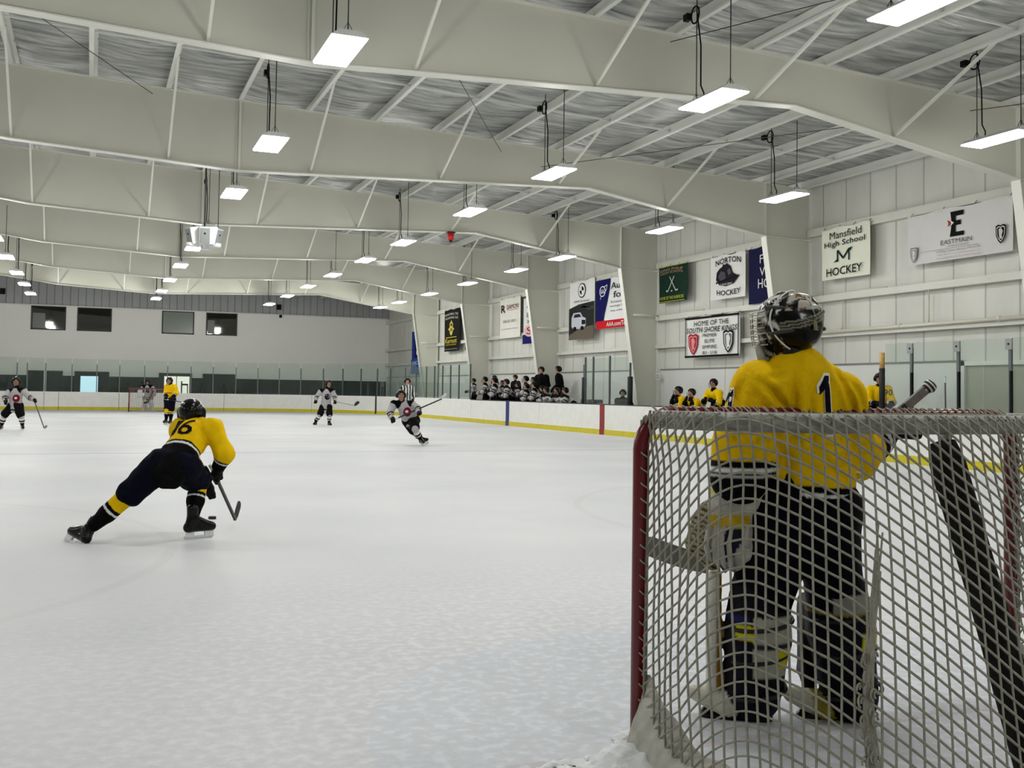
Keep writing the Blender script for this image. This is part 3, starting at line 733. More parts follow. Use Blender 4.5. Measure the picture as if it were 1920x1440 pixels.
def board(s0, s1, label, rail=M_RAIL):
    p, n = along((s0 + s1) / 2); root = empty('dasher_board', label, 'rink board', (p[0], p[1], 0), 'dasher boards around the ice')
    g = MB(); ribbon(g, s0 + 0.012, s1 - 0.012, 0.17, ZB - 0.03, 0, 0.05, M_BOARD); part(g, 'board_panel', root)
    g = MB(); ribbon(g, s0 + 0.012, s1 - 0.012, 0, 0.17, -0.012, 0.05, M_KICK); part(g, 'kick_plate', root)
    g = MB(); ribbon(g, s0, s1, ZB - 0.03, ZB, -0.005, 0.14, rail); part(g, 'cap_rail', root)
    g = MB(); ribbon(g, s0, s1, 0, ZB - 0.03, 0.05, 0.12, mat('board_frame', (150, 152, 150), 0.5)); part(g, 'board_frame', root)
    return root
BS = [(s_of_y(5), s_of_y(17.8), 'white dasher board behind the near goal net on the right side'), (s_of_y(17.8), s_of_y(30.79), 'white dasher board in front of the yellow team bench'),
      (s_of_y(30.79), s_of_y(36.0), 'white dasher board between the red stripe and the grey seam'), (s_of_y(36.0), s_of_y(39.18), 'white dasher board between the grey seam and the blue stripe'),
      (s_of_y(39.18), s_of_y(43.6), 'white dasher board left of the blue stripe below the bench'), (s_of_y(43.6), s_of_y(54.77), 'white dasher board under the glass before the far right corner'),
      (s_of_y(54.77), s_of_u(705), 'curved white board of the far right corner, right of the dark gate post'), (s_of_u(705), s_of_u(585), 'curved white far board left of the dark gate post'),
      (s_of_u(585), s_of_u(420), 'white far board behind the standing skater in grey'), (s_of_u(420), s_of_u(223), 'white far board behind the far goal'),
      (s_of_u(223), s_of_u(110), 'white far board left of the far goal'), (s_of_u(110), s_of_u(82), 'short white board between two seams at the far left'),
      (s_of_u(82), CUM[60 + 22 + 11 + 23], 'curved white board of the far left corner'), (CUM[60 + 22 + 11 + 23], CUM[-1], 'white dasher board along the left side')]
for i, (a, b, l) in enumerate(BS): board(a, b, l, M_RAIL if i < 5 else M_RAILW)
def stripe(y, w, c, lab):
    g = MB(); g.box((XB - 0.016, y - w / 2, 0.0), (XB - 0.0135, y + w / 2, 0.17), c); g.box((XB - 0.008, y - w / 2, 0.17), (XB - 0.001, y + w / 2, ZB - 0.03), c)
    o = g.build('board_stripe'); o['kind'] = 'structure'; tag(o, lab, 'stripe')
stripe(39.18, 0.36, mat('blue_stripe', (12, 30, 104), 0.4), 'dark blue line painted up the right boards')
stripe(30.79, 0.34, mat('red_stripe', (136, 12, 20), 0.4), 'red centre line painted up the right boards')
# dark gate post at the far boards
s = s_of_u(705); p, n = along(s); g = MB(); g.obox((p[0] - n[0] * 0.02, p[1] - n[1] * 0.02, ZB * 0.5), (n[0], n[1], 0), (-n[1], n[0], 0), (0, 0, 1), 0.015, 0.05, ZB * 0.5, M_DARK)
tag(g.build('gate_post'), 'dark upright gate joint in the far right boards', 'gate post')

# glass posts and panes round the far end and the far right side
PU = [32, 50, 84, 133, 180, 224, 269.5, 314, 357, 399, 441, 482, 523, 563, 604, 641, 675, 705, 730, 757, 797, 812, 827, 842, 858, 878]
PS = sorted(s_of_u(u) for u in PU[:18]) ; PS = [s_of_y(43.85), s_of_y(45.4), s_of_y(46.6), s_of_y(47.8), s_of_y(49.07), s_of_y(50.4), s_of_y(52.2), s_of_y(54.2), s_of_u(730)] + PS
PS += [PS[-1] + 1.22 * i for i in range(1, 9)]
def post_mb(s, zt):
    p, n = along(s); g = MB(); g.obox((p[0] + n[0] * 0.06, p[1] + n[1] * 0.06, (ZB + zt) / 2), (n[0], n[1], 0), (-n[1], n[0], 0), (0, 0, 1), 0.03, 0.026, (zt - ZB) / 2 - .001, M_ALU); return g
def glass_panel(s0, s1, zt, lab, grp=None, zp=2.55, first=False, off=0.06):
    """one lift-out panel: the pane with the aluminium post at its far end"""
    p, n = along(s0); root = empty('rink_shield', lab, 'rink glass', (p[0], p[1], ZB), grp)
    g = MB(); ribbon(g, s0 + 0.032, s1 - 0.032, ZB + 0.002, zt, off - 0.006, off + 0.006, M_GLASS); part(g, 'glass_pane', root, 'clear greenish pane')
    part(post_mb(s1, zp), 'support_post', root, 'grey aluminium post')
    if first: part(post_mb(s0, zp), 'support_post', root, 'grey aluminium post')
    return root
for i, (a, b) in enumerate(zip(PS[:-1], PS[1:])):
    right = a < s_of_y(54)
    glass_panel(a, b, 2.83 if a > s_of_y(52) else 2.55, 'clear rink glass panel on the right boards before the far corner' if right else 'clear rink glass panel standing on the far end boards', 'glass panels on the right boards' if right else 'glass panels on the far boards', first=(i == 0))
# glass of the timekeeper box between the benches
M_PAD = mat('black_post_padding', (16, 16, 17), 0.6); M_TAN = mat('tan_post_cap', (196, 160, 92), 0.5, noise=0.2, nscale=12)
for y, lab in ((32.29, 'black padded post at the left of the timekeeper box'), (29.01, 'black padded post at the right of the timekeeper box')):
    root = empty('padded_post', lab, 'post', (XB + 0.06, y, ZB)); g = MB(); g.box((XB + 0.03, y - 0.025, ZB), (XB + 0.09, y + 0.025, 2.3), M_ALU); part(g, 'post_core', root)
    g = MB(); g.tube([(XB + 0.06, y, ZB), (XB + 0.06, y, 1.87)], 0.085, M_PAD, 10); part(g, 'post_pad', root)
for a, b in ((29.1, 30.4), (30.4, 31.6), (31.6, 32.2)): glass_panel(s_of_y(a), s_of_y(b) , 2.5, 'tall greenish glass panel fronting the timekeeper box', 'timekeeper box glass')
# glass right of the yellow bench
root = empty('padded_post', 'tall padded post with tan top at the end of the yellow bench', 'post', (XB + 0.06, 17.8, ZB))
g = MB(); g.tube([(XB + 0.06, 17.8, 1.95), (XB + 0.06, 17.8, 2.28)], 0.055, M_TAN, 12); part(g, 'tan_cap', root, 'worn tan upper sleeve')
g = MB(); g.tube([(XB + 0.06, 17.8, ZB), (XB + 0.06, 17.8, 1.95)], 0.06, M_PAD, 12); part(g, 'post_pad', root)
yy = [17.72, 16.94, 15.69, 14.45, 13.2, 11.9]
for i in range(5):
    y = yy[i + 1]; root = empty('rink_shield', 'scuffed near glass panel with bolted bracket, %s beyond the yellow bench' % ORD[i], 'rink glass', (XB + .06, y, ZB), 'near glass panels')
    g = MB(); ribbon(g, s_of_y(y) + 0.035, s_of_y(yy[i]) - 0.035, ZB + 0.002, 2.46, 0.054, 0.066, M_GLASS); part(g, 'glass_pane', root, 'scuffed clear pane')
    g = MB(); g.box((XB + 0.04, y - 0.03, ZB + .001), (XB + 0.09, y + 0.03, 2.36), M_ALU); g.box((XB + 0.0, y - 0.075, ZB + .001), (XB + 0.04, y - 0.03, 1.85), M_BLACK); part(g, 'support_post', root)
    g = MB(); g.box((XB + 0.01, y - 0.075, 2.24), (XB + 0.04, y + 0.075, 2.44), mat('bracket_grey', (140, 142, 140), 0.4, 0.5)); g.tube([(XB, y, 2.34), (XB + 0.02, y, 2.34)], 0.02, M_BLACK, 6); part(g, 'bracket', root)
# pipe and conduits on the near right wall
M_PIPE = mat('cream_pipe', (216, 212, 196), 0.4)
g = MB(); g.tube([(CW - 0.12, 15.1, 3.0), (CW - 0.12, 22.8, 2.98)], 0.045, M_PIPE, 10)
for y in (16.5, 19.4, 21.5): g.tube([(CW - 0.12, y - 0.03, 3.0), (CW - 0.12, y + 0.03, 3.0)], 0.06, M_PIPE, 10)
tag(g.build('wall_pipe'), 'cream pipe running along the near right wall', 'pipe')
for y, lab in ((18.6, 'thin conduit dropping to the cream pipe, nearer the beige door'), (21.55, 'thin conduit dropping to the cream pipe behind the goalie mask')):
    g = MB(); g.tube([(CW - 0.02, y, 3.8), (CW - 0.02, y, 3.0)], 0.02, M_PIPE, 6); tag(g.build('conduit'), lab, 'conduit')
for n in (1, 2, 3, 4, 5):
    y = YF_(n); g = MB(); g.tube([(16.45, y - 0.35, 3.93), (CW, y - 0.25, 3.93)], 0.03, M_PIPE, 8); g.tube([(CW - .05, y - .25, 3.93), (CW - .05, y - 3.0, 3.95)], 0.03, M_PIPE, 8)
    tag(g.build('sprinkler_pipe'), 'short white pipe elbow beside the column of the %s frame' % ORD[n], 'pipe', 'pipe elbows at the columns')
g = MB(); g.tube([(CW - 0.02, 24.0, 0.2), (CW - 0.02, 24.0, 2.0)], 0.02, M_DARK, 6)
g = None
# small notice on the column of the third frame
P = onx(1233, 706, CW - 0.12); root = empty('notice_sign', 'small white notice with black print on the wall column', 'sign', P)
fl = Flat(P, (0, -1, 0), (0, 0, 1), 0.0); fl.mb.box((CW - 0.12, P[1] - 0.12, P[2] - 0.1), (CW - 0.105, P[1] + 0.12, P[2] + 0.1), M_WHITEM); fl.l = 0.004
for dy in (0.05, 0.0, -0.05): fl.rect(0, dy, 0.15, 0.018, ink((40, 40, 40)))
fl.done('sign_plate', root)
# ================================================================== BANNERS
def vinyl(c): return mat('vinyl_%d_%d_%d' % tuple(c), c, 0.75, noise=0.05, nscale=2, bump=0.15, bscale=3, spec=0.12)
class Banner:
    def __init__(s, label, tl, br, base, X=17.36, hooks=True, wave=0.012, border=None):
        a = onx(*tl, X); b = onx(*br, X)
        s.y0, s.y1, s.z1, s.z0 = a[1], b[1], a[2], b[2]
        s.w = s.y0 - s.y1; s.h = s.z1 - s.z0; s.X = X
        c = (X, (s.y0 + s.y1) / 2, s.z1); s.root = empty('banner', label, 'banner', c, 'banners on the right wall')
        n, mm = 24, 12; V = []
        for j in range(mm + 1):
            for i in range(n + 1):
                u = i / n; v = j / mm
                V.append((X + wave * math.sin(u * 7 + v * 2.2) * (0.4 + v), s.y0 - u * s.w, s.z1 - v * s.h - (0.02 * math.sin(u * 6.28 * 2) * (1 - v) if hooks else 0)))
        g = MB(); F = [(j * (n + 1) + i, (j + 1) * (n + 1) + i, (j + 1) * (n + 1) + i + 1, j * (n + 1) + i + 1) for j in range(mm) for i in range(n)]
        g.add(V, F, vinyl(base), True); g.add([(x + 0.004, y, z) for x, y, z in V], [f[::-1] for f in F], vinyl(base), True); part(g, 'banner_cloth', s.root)
        if hooks:
            for t in (0.03, 0.35, 0.66, 0.97):
                y = s.y0 - t * s.w; g = MB(); zz = s.z1 + 0.07; far = CW - 0.082 if min(abs(zz - 5.62) - .1, abs(zz - 3.86) - .08, abs(zz - 2.92) - .06) < 0.02 else CW + 0.119; g.tube([(X, y, s.z1 - 0.03), (CW - 0.085, y, zz), (far, y, zz)], 0.006, M_BLACK, 5); part(g, 'cable_tie', s.root)
        s.f = Flat((X - wave * 2.0, (s.y0 + s.y1) / 2, (s.z0 + s.z1) / 2), (0, -1, 0), (0, 0, 1), 0.006)
    # coordinates: fractions of width / height from the centre
    def T(s, t, x, y, w, h, c=(20, 20, 20), **k): s.f.text(t, x * s.w, y * s.h, w * s.w, h * s.h, ink(c), **k)
    def R(s, x, y, w, h, c): s.f.rect(x * s.w, y * s.h, w * s.w, h * s.h, ink(c))
    def D(s, x, y, rx, ry, c): s.f.disc(x * s.w, y * s.h, rx * s.w, ry * s.h, ink(c))
    def P(s, pts, c): s.f.poly([(a * s.w, b * s.h) for a, b in pts], ink(c))
    def L(s, pts, wd, c): s.f.line([(a * s.w, b * s.h) for a, b in pts], wd, ink(c))
    def end(s, name='lettering'): return s.f.done(name, s.root)
def shield(B, x, y, w, h, c1, c2, c3):
    sh = [(-.5, .42), (-.25, .5), (0, .44), (.25, .5), (.5, .42), (.46, -.1), (.25, -.38), (0, -.55), (-.25, -.38), (-.46, -.1)]
    B.P([(x + a * w, y + b * h) for a, b in sh], c1); B.P([(x + a * w * .8, y + b * h * .82) for a, b in sh], c2); B.P([(x + a * w * .68, y + b * h * .7) for a, b in sh], c3)
    B.P([(x - .2 * w, y + .25 * h), (x + .05 * w, y + .3 * h), (x + .22 * w, y + .12 * h), (x + .1 * w, y - .1 * h), (x + .16 * w, y - .25 * h), (x - .1 * w, y - .3 * h), (x - .16 * w, y - .05 * h)], c2)
K = (22, 22, 22)
B = Banner('wide grey white company banner nearest the right edge, black E emblem', (1702, 407), (1899, 470), (214, 212, 210))
B.P([(-.055, .42), (.07, .42), (.07, .33), (-.005, .33), (-.005, .24), (.045, .24), (.045, .15), (-.005, .15), (-.005, .02), (.075, .02), (.075, -.06), (-.06, -.06), (-.045, .14), (-.075, .2), (-.045, .26)], K)
B.P([(-.085, .27), (-.03, .21), (-.085, .14), (-.07, .2)], (170, 60, 50)); B.P([(-.06, .27), (-.02, .205), (-.06, .13), (-.045, .2)], (230, 228, 226))
B.T('EASTMAIN', 0.0, -.15, .30, .09, (110, 106, 104)); B.T('PARTNERS', .02, -.235, .2, .028, (150, 148, 146))
B.R(-.1, -.275, .62, .006, (160, 158, 156)); B.T('3 E Main Street, Norton, MA 02766', .02, -.32, .42, .045, (150, 147, 145)); B.T('(508) 285 1111  |  www.eastmain.com', .02, -.385, .42, .035, (190, 170, 160)); B.T('Insured Licensed Bonded Trusted', .02, -.445, .42, .035, (196, 176, 168))
shield(B, .41, -.16, .09, .34, K, (205, 203, 200), K); shield(B, -.42, -.3, .075, .3, (120, 120, 120), (215, 213, 210), (140, 140, 140)); B.end()
B = Banner('cream school hockey banner with a green M, right of the second frame column', (1541, 433), (1631, 514), (232, 234, 216))
B.T('Mansfield', .02, .36, .66, .14, K, bold=.008, slant=.03); B.T('High School', 0, .18, .84, .14, K, bold=.01, slant=.03); B.L([(-.14, -.17), (-.14, .05), (-.02, -.12), (.1, .05), (.1, -.17)], .05, (18, 50, 44))
B.P([(.1, .06), (.17, .08), (.14, .02), (.09, .0)], (18, 62, 50)); B.P([(-.22, -.18), (-.12, -.17), (-.12, -.12), (-.16, -.13)], (18, 62, 50)); B.T('HOCKEY', 0, -.35, .74, .16, K, bold=.025, slant=.03); B.end()
B = Banner('navy banner half hidden behind the second frame column', (1404, 468), (1480, 562), (16, 18, 60), wave=0.008)
B.T('FRAN', .05, .3, .5, .15, (225, 225, 220), slant=.05); B.T('WALP', .1, .06, .6, .15, (225, 225, 220)); B.T('HOCKEY', .16, -.15, .8, .17, (225, 225, 220), bold=.02); B.end()
B = Banner('white square hockey banner with a purple grey arched crest', (1332, 484), (1397, 555), (238, 238, 234))
B.T('NORTON', .04, .33, .72, .13, K, bold=.03, arc=.06); B.T('HOCKEY', .06, -.34, .68, .12, K, bold=.03, arc=-.04)
B.P([(-.3, -.05), (-.28, .12), (-.2, .2), (-.12, .24), (-.1, .3), (-.04, .27), (0, .31), (.05, .27), (.12, .22), (.17, .08), (.22, .04), (.3, 0), (.34, -.04), (.28, -.1), (.2, -.18), (0, -.22), (-.2, -.18)], (40, 36, 44))
B.P([(-.24, .02), (-.16, .14), (-.04, .1), (-.02, -.04), (-.16, -.1)], (86, 80, 92)); B.P([(.02, .14), (.1, .18), (.14, .06), (.06, .02)], (96, 90, 100)); B.P([(-.3, -.1), (.36, -.0), (.36, -.03), (-.3, -.14)], (25, 25, 30)); B.T('LANCERS', 0, -.17, .34, .05, (225, 225, 225)); B.end()
B = Banner('dark green square banner with crossed sticks', (1236, 503), (1288, 562), (18, 48, 36))
B.R(0, .5, 1.0, .02, (190, 190, 80)); B.T('KING PHILIP', -.02, .37, .8, .07, (180, 150, 120), arc=.05); B.T('HIGH SCHOOL', .0, .29, .8, .06, (180, 150, 120), arc=.05); B.T('HOME OF THE WARRIORS', 0, -.38, .84, .09, (190, 195, 60))
B.L([(-.14, -.2), (.08, .2)], .035, (205, 205, 195)); B.L([(.14, -.2), (-.08, .2)], .035, (205, 205, 195)); B.L([(-.14, -.2), (-.2, -.18)], .04, (205, 205, 195)); B.L([(.14, -.2), (.22, -.18)], .04, (205, 205, 195)); B.D(0, -.2, .025, .02, (205, 205, 195))
B.L([(-.46, -.48), (.46, -.48)], .02, (170, 175, 60)); B.end()
B = Banner('white banner with black border and two crests, below the green one', (1286, 597), (1387, 667), (238, 238, 234))
for a in (((-.5, .47), (.5, .47)), ((-.5, -.47), (.5, -.47))): B.L(a, .06, K)
for a in (((-.485, .5), (-.485, -.5)), ((.487, .5), (.487, -.5))): B.L(a, .045, K)
B.T('HOME OF THE', 0, .33, .64, .12, K, bold=.015); B.T('SOUTH SHORE KINGS', 0, .17, .94, .13, K, bold=.03, shear=.2)
for i, t in enumerate(('PREMIER', 'ELITE', 'EMPIRE', '8U - U18')): B.T(t, -.02, .03 - .14 * i, .26 - (.08 if i == 1 else 0), .08, K, bold=.02)
shield(B, -.33, -.16, .19, .5, (168, 40, 52), (225, 150, 150), (175, 50, 60)); shield(B, .32, -.14, .18, .52, K, (235, 235, 232), (120, 120, 120)); B.end()
B = Banner('car club banner, navy and white with red foot, behind the third frame column', (1120, 527), (1190, 610), (236, 236, 236))
B.P([(-.5, .5), (-.12, .5), (-.14, .3), (-.2, .05), (-.28, -.22), (-.3, -.35), (-.5, -.35)], (20, 22, 84)); B.P([(-.5, -.34), (.5, -.34), (.5, -.5), (-.5, -.5)], (196, 30, 36))
B.D(-.33, .26, .085, .11, (232, 232, 235)); B.D(-.33, .26, .07, .09, (20, 22, 84)); B.T('AAA', -.33, .26, .12, .1, (232, 232, 235), bold=.02); B.L([(-.3, .34), (-.2, .38), (-.22, .28), (-.28, .22)], .03, (232, 232, 235)); B.L([(-.37, .16), (-.38, .1)], .03, (232, 232, 235))
B.T('Auto', .12, .34, .44, .13, K); B.T('for', .12, .16, .3, .13, K); B.T('Screens &', .1, .02, .4, .05, (70, 70, 70)); B.T('savings like', .1, -.07, .44, .05, (70, 70, 70)); B.T('any other', .08, -.16, .36, .05, (70, 70, 70)); B.T('AAA.com/Team', .1, -.42, .6, .09, (235, 235, 235), bold=.02); B.end()
B = Banner('white and dark banner with a round emblem and a silver car', (1069, 531), (1114, 634), (236, 236, 234))
B.P([(-.5, .04), (-.1, .1), (.5, .12), (.5, -.5), (-.5, -.5)], (44, 46, 44)); B.P([(-.5, -.42), (.0, -.3), (.5, -.28), (.5, -.5), (-.5, -.5)], (104, 96, 84)); B.P([(-.3, .07), (.0, .08), (.3, -.02), (.5, -.0), (.5, .03), (.2, .05)], (70, 72, 70))
B.D(.02, .33, .15, .125, K); B.D(.02, .33, .13, .108, (235, 235, 235)); B.D(.02, .33, .085, .07, K)
B.P([(.02, .33), (.105, .33), (.08, .28), (.02, .26)], (235, 235, 235)); B.P([(.02, .33), (-.065, .33), (-.04, .375), (.02, .40)], (235, 235, 235)); B.T('BMW Norwood', .02, .15, .6, .035, K)
B.P([(-.38, -.12), (-.3, -.04), (-.02, -.04), (.08, -.12), (.2, -.15), (.2, -.27), (.1, -.32), (-.3, -.32), (-.38, -.27)], (196, 200, 208)); B.P([(-.3, -.12), (-.25, -.065), (-.05, -.065), (.02, -.12)], (40, 42, 48)); B.P([(.04, -.17), (.19, -.18), (.19, -.25), (.04, -.25)], (30, 30, 32))
B.D(-.24, -.31, .07, .035, (20, 20, 20)); B.D(.06, -.31, .07, .035, (20, 20, 20)); B.end()
B = Banner('plain white banner with red and black R emblem', (938, 563), (975, 631), (234, 232, 222))
B.T('R', -.32, .25, .2, .2, (60, 24, 30), bold=.05); B.T('DAMON', .14, .28, .56, .11, (120, 40, 40)); B.R(.14, .2, .5, .012, (150, 140, 140)); B.T('508-221-2071', 0, -.08, .6, .06, (60, 60, 60)); B.T('Licensed Insured Free Estimates', 0, -.27, .8, .03, (90, 90, 90)); B.end()
B = Banner('narrow white banner with red and blue foot beside the fourth frame column', (982, 560), (1006, 643), (230, 230, 228))
B.P([(-.5, -.3), (.5, -.3), (.5, -.5), (-.5, -.5)], (24, 30, 96)); B.D(-.0, -.22, .38, .13, (226, 190, 186)); B.T('S', 0, -.22, .4, .16, (160, 40, 50), bold=.04)
for i, y in enumerate((.3, .15, .1, -.02)): B.T(('H', 'ME', 'RE', '7')[i], -.05, y, .3, .06, (50, 50, 50))
B.end()
B = Banner('tall black banner with a gold figure and arched white writing', (834, 583), (861, 657), (20, 20, 18))
B.T('BASKETBALL THE', 0, .37, .84, .05, (215, 215, 205), arc=.05); B.T('THE NATIONAL CLUB', 0, .28, .84, .05, (215, 215, 205), arc=.05)
B.P([(0, .24), (.12, .14), (.08, .08), (.2, .02), (.12, -.0), (.06, -.1), (0, -.13), (-.08, -.09), (-.12, .0), (-.22, .02), (-.1, .08), (-.12, .15)], (186, 176, 80)); B.D(0, .13, .06, .03, (40, 40, 30)); B.D(0, .01, .07, .04, (110, 104, 44))
B.R(0, -.17, .7, .015, (200, 190, 90)); B.T('Karnust', 0, -.25, .76, .11, (196, 180, 60), bold=.03); B.T('YOUTH HOCKEY', 0, -.345, .7, .035, (196, 180, 60)); B.T('www.kernwood.org', 0, -.45, .78, .03, (200, 200, 190)); B.end()
B = Banner('thin strip of black banner left of the fifth frame column', (872, 618), (881, 656), (20, 20, 20)); B.R(0, 0, .3, .02, (120, 120, 110)); B.end()
B = Banner('tall blue banner with white letters at the far right corner', (773, 600), (796, 700), (38, 60, 150))
B.P([(-.5, .5), (.5, .5), (.5, .26), (-.5, .28)], (215, 218, 222)); B.P([(-.2, .2), (.5, .2), (.5, -.2), (-.2, -.2)], (24, 26, 74)); B.P([(-.5, -.24), (.5, -.2), (.5, -.5), (-.5, -.5)], (46, 92, 170))
B.T('C', .1, .38, .4, .09, (60, 60, 70))
for i, t in enumerate(('O', 'N', 'K')): B.T(t, .15, .12 - .12 * i, .5, .07, (215, 218, 225), bold=.04)
B.T('UCAN', .05, -.3, .8, .06, (225, 228, 232), bold=.03); B.end()

# ================================================================== GOALS
M_GRED = mat('goal_red_paint', (104, 8, 20), 0.25, noise=0.15, nscale=10); M_GPAD = mat('goal_white_padding', (178, 180, 170), 0.65, noise=0.62, nscale=17, bump=0.9, bscale=22, stretch=(.6, 1, 1.6), detail=7); M_GPADK = mat('goal_black_padding', (14, 14, 12), 0.9, noise=0.3, nscale=14, bump=0.3, bscale=20)
M_NET = mat('net_cord', (158, 155, 140), 0.8, noise=0.25, nscale=30); M_NETK = M_NET
M_CANVAS = mat('dirty_white_canvas', (206, 204, 192), 0.7, noise=0.35, nscale=16, bump=0.5, bscale=18)
def smooth_path(P, n=8):
    P = [np.array(p, float) for p in P]; out = []
    for i in range(len(P) - 1):
        p0 = P[max(i - 1, 0)]; p1 = P[i]; p2 = P[i + 1]; p3 = P[min(i + 2, len(P) - 1)]
        for k in range(n):
            t = k / n; out.append(0.5 * ((2 * p1) + (p2 - p0) * t + (2 * p0 - 5 * p1 + 4 * p2 - p3) * t * t + (3 * p1 - p0 - 3 * p2 + p3) * t ** 3))
    out.append(P[-1]); return out
def goal(name, label, A, B, back, detail=True):
    """A, B: feet of the left and right post; back: unit vector towards the back of the net"""
    A = np.array(A, float); Bp = np.array(B, float); e = (Bp - A) / np.linalg.norm(Bp - A); W = np.linalg.norm(Bp - A); bk = np.array(back, float); z = np.array([0, 0, 1.0])
    Pt = lambda s, d, h: A + e * s + bk * d + z * h
    root = empty(name, label, 'goal', (A + Bp) / 2)
    fr = [Pt(0, 0, 0), Pt(0, 0, 1.12)] + [Pt(0.13 - 0.13 * math.cos(t), 0, 1.12 + 0.13 * math.sin(t)) for t in np.linspace(0.2, math.pi / 2, 6)] + [Pt(W - 0.13 + 0.13 * math.sin(t), 0, 1.12 + 0.13 * math.cos(t)) for t in np.linspace(0, math.pi / 2 - 0.2, 6)] + [Pt(W, 0, 1.12), Pt(W, 0, 0)]
    g = MB(); g.tube(fr, 0.030, M_GRED, 16 if detail else 8); part(g, 'goal_posts', root, 'dark red posts and crossbar')
    shelf = smooth_path([Pt(0.055, 0.03, 1.233), Pt(0.10, 0.25, 1.233), Pt(0.28, 0.45, 1.233), Pt(0.6, 0.58, 1.233), Pt(W / 2, 0.62, 1.233), Pt(W - 0.6, 0.58, 1.233), Pt(W - 0.28, 0.45, 1.233), Pt(W - 0.10, 0.25, 1.233), Pt(W - 0.055, 0.03, 1.233)])
    g = MB(); g.tube(shelf, 0.035, M_GPAD, 12 if detail else 6); part(g, 'top_shelf_bar', root, 'white padded top bar')
    base = smooth_path([Pt(0.0, 0.02, 0.04), Pt(0.0, 0.35, 0.04), Pt(0.12, 0.75, 0.04), Pt(0.42, 1.02, 0.04), Pt(W / 2, 1.10, 0.04), Pt(W - 0.42, 1.02, 0.04), Pt(W - 0.12, 0.75, 0.04), Pt(W, 0.35, 0.04), Pt(W, 0.02, 0.04)])
    g = MB(); g.tube(base, 0.035, M_GPAD, 10 if detail else 6); part(g, 'base_bar', root)
    if detail:
        hs = W / 2 - 0.035; c0, c1 = Pt(hs, 0.565, 1.165), Pt(hs, 0.985, 0.06); g = MB()
        g.tube([Pt(hs, 0.60, 1.22), Pt(hs, 0.565, 1.14)], 0.02, M_GPAD, 10); g.tube([c0 + (c1 - c0) * 0.0, c0 + (c1 - c0) * .06, c0 + (c1 - c0) * .5, c0 + (c1 - c0) * .95, c1], [0.048, 0.062, 0.058, 0.064, 0.055], M_GPADK, 14); part(g, 'centre_support', root, 'thick black padded centre support')
        # canvas skirt lapping over the base bar
        vs = []; n = len(base)
        for i, p in enumerate(base):
            t = i / (n - 1); h = 0.05 + 0.20 * math.exp(-((min(t, 1 - t)) / 0.10) ** 2) + 0.012 * math.sin(i * 1.3)
            d = (p - (Pt(W / 2, 0.3, 0.04))); d[2] = 0; d = _n(d)
            vs += [p + d * 0.06 - z * 0.038, p + d * 0.05 + z * 0.02, p + d * 0.015 + z * (h * 0.55), p - d * 0.02 + z * h]
        g = MB(); g.add(vs, [(i * 4 + k, i * 4 + k + 1, i * 4 + 5 + k, i * 4 + 4 + k) for i in range(n - 1) for k in range(3)], M_CANVAS, True); part(g, 'base_skirt', root, 'dirty white canvas skirt')
    # netting: one knotted surface from the shelf bar down to the base bar, plus the roof net
    top = np.array([Pt(0, 0, 1.235)] + [p + z * 0.037 for p in shelf] + [Pt(W, 0, 1.235)]); bot = np.array([Pt(0.0, 0.0, 0.05)] + [p + z * 0.02 for p in base] + [Pt(W, 0, 0.05)])
    def arcl(P): s = np.concatenate([[0], np.cumsum(np.linalg.norm(np.diff(P, axis=0), axis=1))]); return s / s[-1], s[-1]
    ta, La = arcl(top); tb, Lb = arcl(bot)
    def at(P, t, x): return np.array([np.interp(x, t, P[:, i]) for i in range(3)])
    def surf(s, v):
        """s 0..1 round the net, v metres of drop along the net"""
        a = at(top, ta, s); b = at(bot, tb, s); H = np.linalg.norm(a - b); q = v / H
        p = a + (b - a) * q
        sag = math.sin(math.pi * min(max(q, 0), 1)) * (0.05 * math.sin(s * 21.0) * (1 - q) + 0.035 * math.sin(s * 34 + q * 5)) * min(1, s * 12, (1 - s) * 12)
        d = (p - Pt(W / 2, 0.3, p[2])); d[2] = 0
        return p + _n(d) * (abs(sag) * 0.5 + 0.03 * min(1, v * 3) * min(1, s * 12, (1 - s) * 12) + 0.047 * math.exp(-(v / 0.16) ** 2) * min(1, s * 25, (1 - s) * 25)) - z * 0.006 * (v < 0.02), H
    c = 0.0455 if detail else 0.12; r = 0.0043 if detail else 0.006; nseg = 4 if detail else 3; L = (La + Lb) / 2
    ni = int(L / c); rows = {}
    sc = min(np.linspace(0.05, 0.6, 200), key=lambda q: abs(proju(surf(q, 0.35)[0]) - 1405)) if detail else 0.44
    JR = 0.72; JL = 0.62
    def node(i, j):
        s = i / ni; v = j * c
        x = s - sc; v = v + (abs(x) * L) * ((JR * math.tanh(0.2 + x * 3.2)) if x > 0 else JL * min(1, -x * 10)) - 0.02
        sk = -0.22 if x > 0 else 0.06
        s2 = s + sk * max(0, v) * math.tanh(abs(x) * 4.0) / L * (1 if s > 0.03 else 0)
        return s2, v
    g = MB(); nj0 = -int(1.4 * L / c) - 2; nj1 = int(1.5 / c)
    cache = {}
    def seg(a, b):
        (s0, v0), (s1, v1) = a, b
        _, H0 = surf(min(max(s0, 0), 1), 0)
        H = H0 - 0.02
        if (v0 < 0 and v1 < 0) or (v0 > H and v1 > H): return
        if (s0 < 0 and s1 < 0) or (s0 > 1 and s1 > 1): return
        def clipv(p, q):
            s, v = p; s_, v_ = q
            if v < 0: t = (0 - v) / (v_ - v); return (s + (s_ - s) * t, 0)
            if v > H: t = (H - v) / (v_ - v); return (s + (s_ - s) * t, H)
            return p
        a2 = clipv(a, b); b2 = clipv(b, a)
        p, _ = surf(min(max(a2[0], 0), 1), a2[1]); q, _ = surf(min(max(b2[0], 0), 1), b2[1])
        d = q - p; Ld = np.linalg.norm(d)
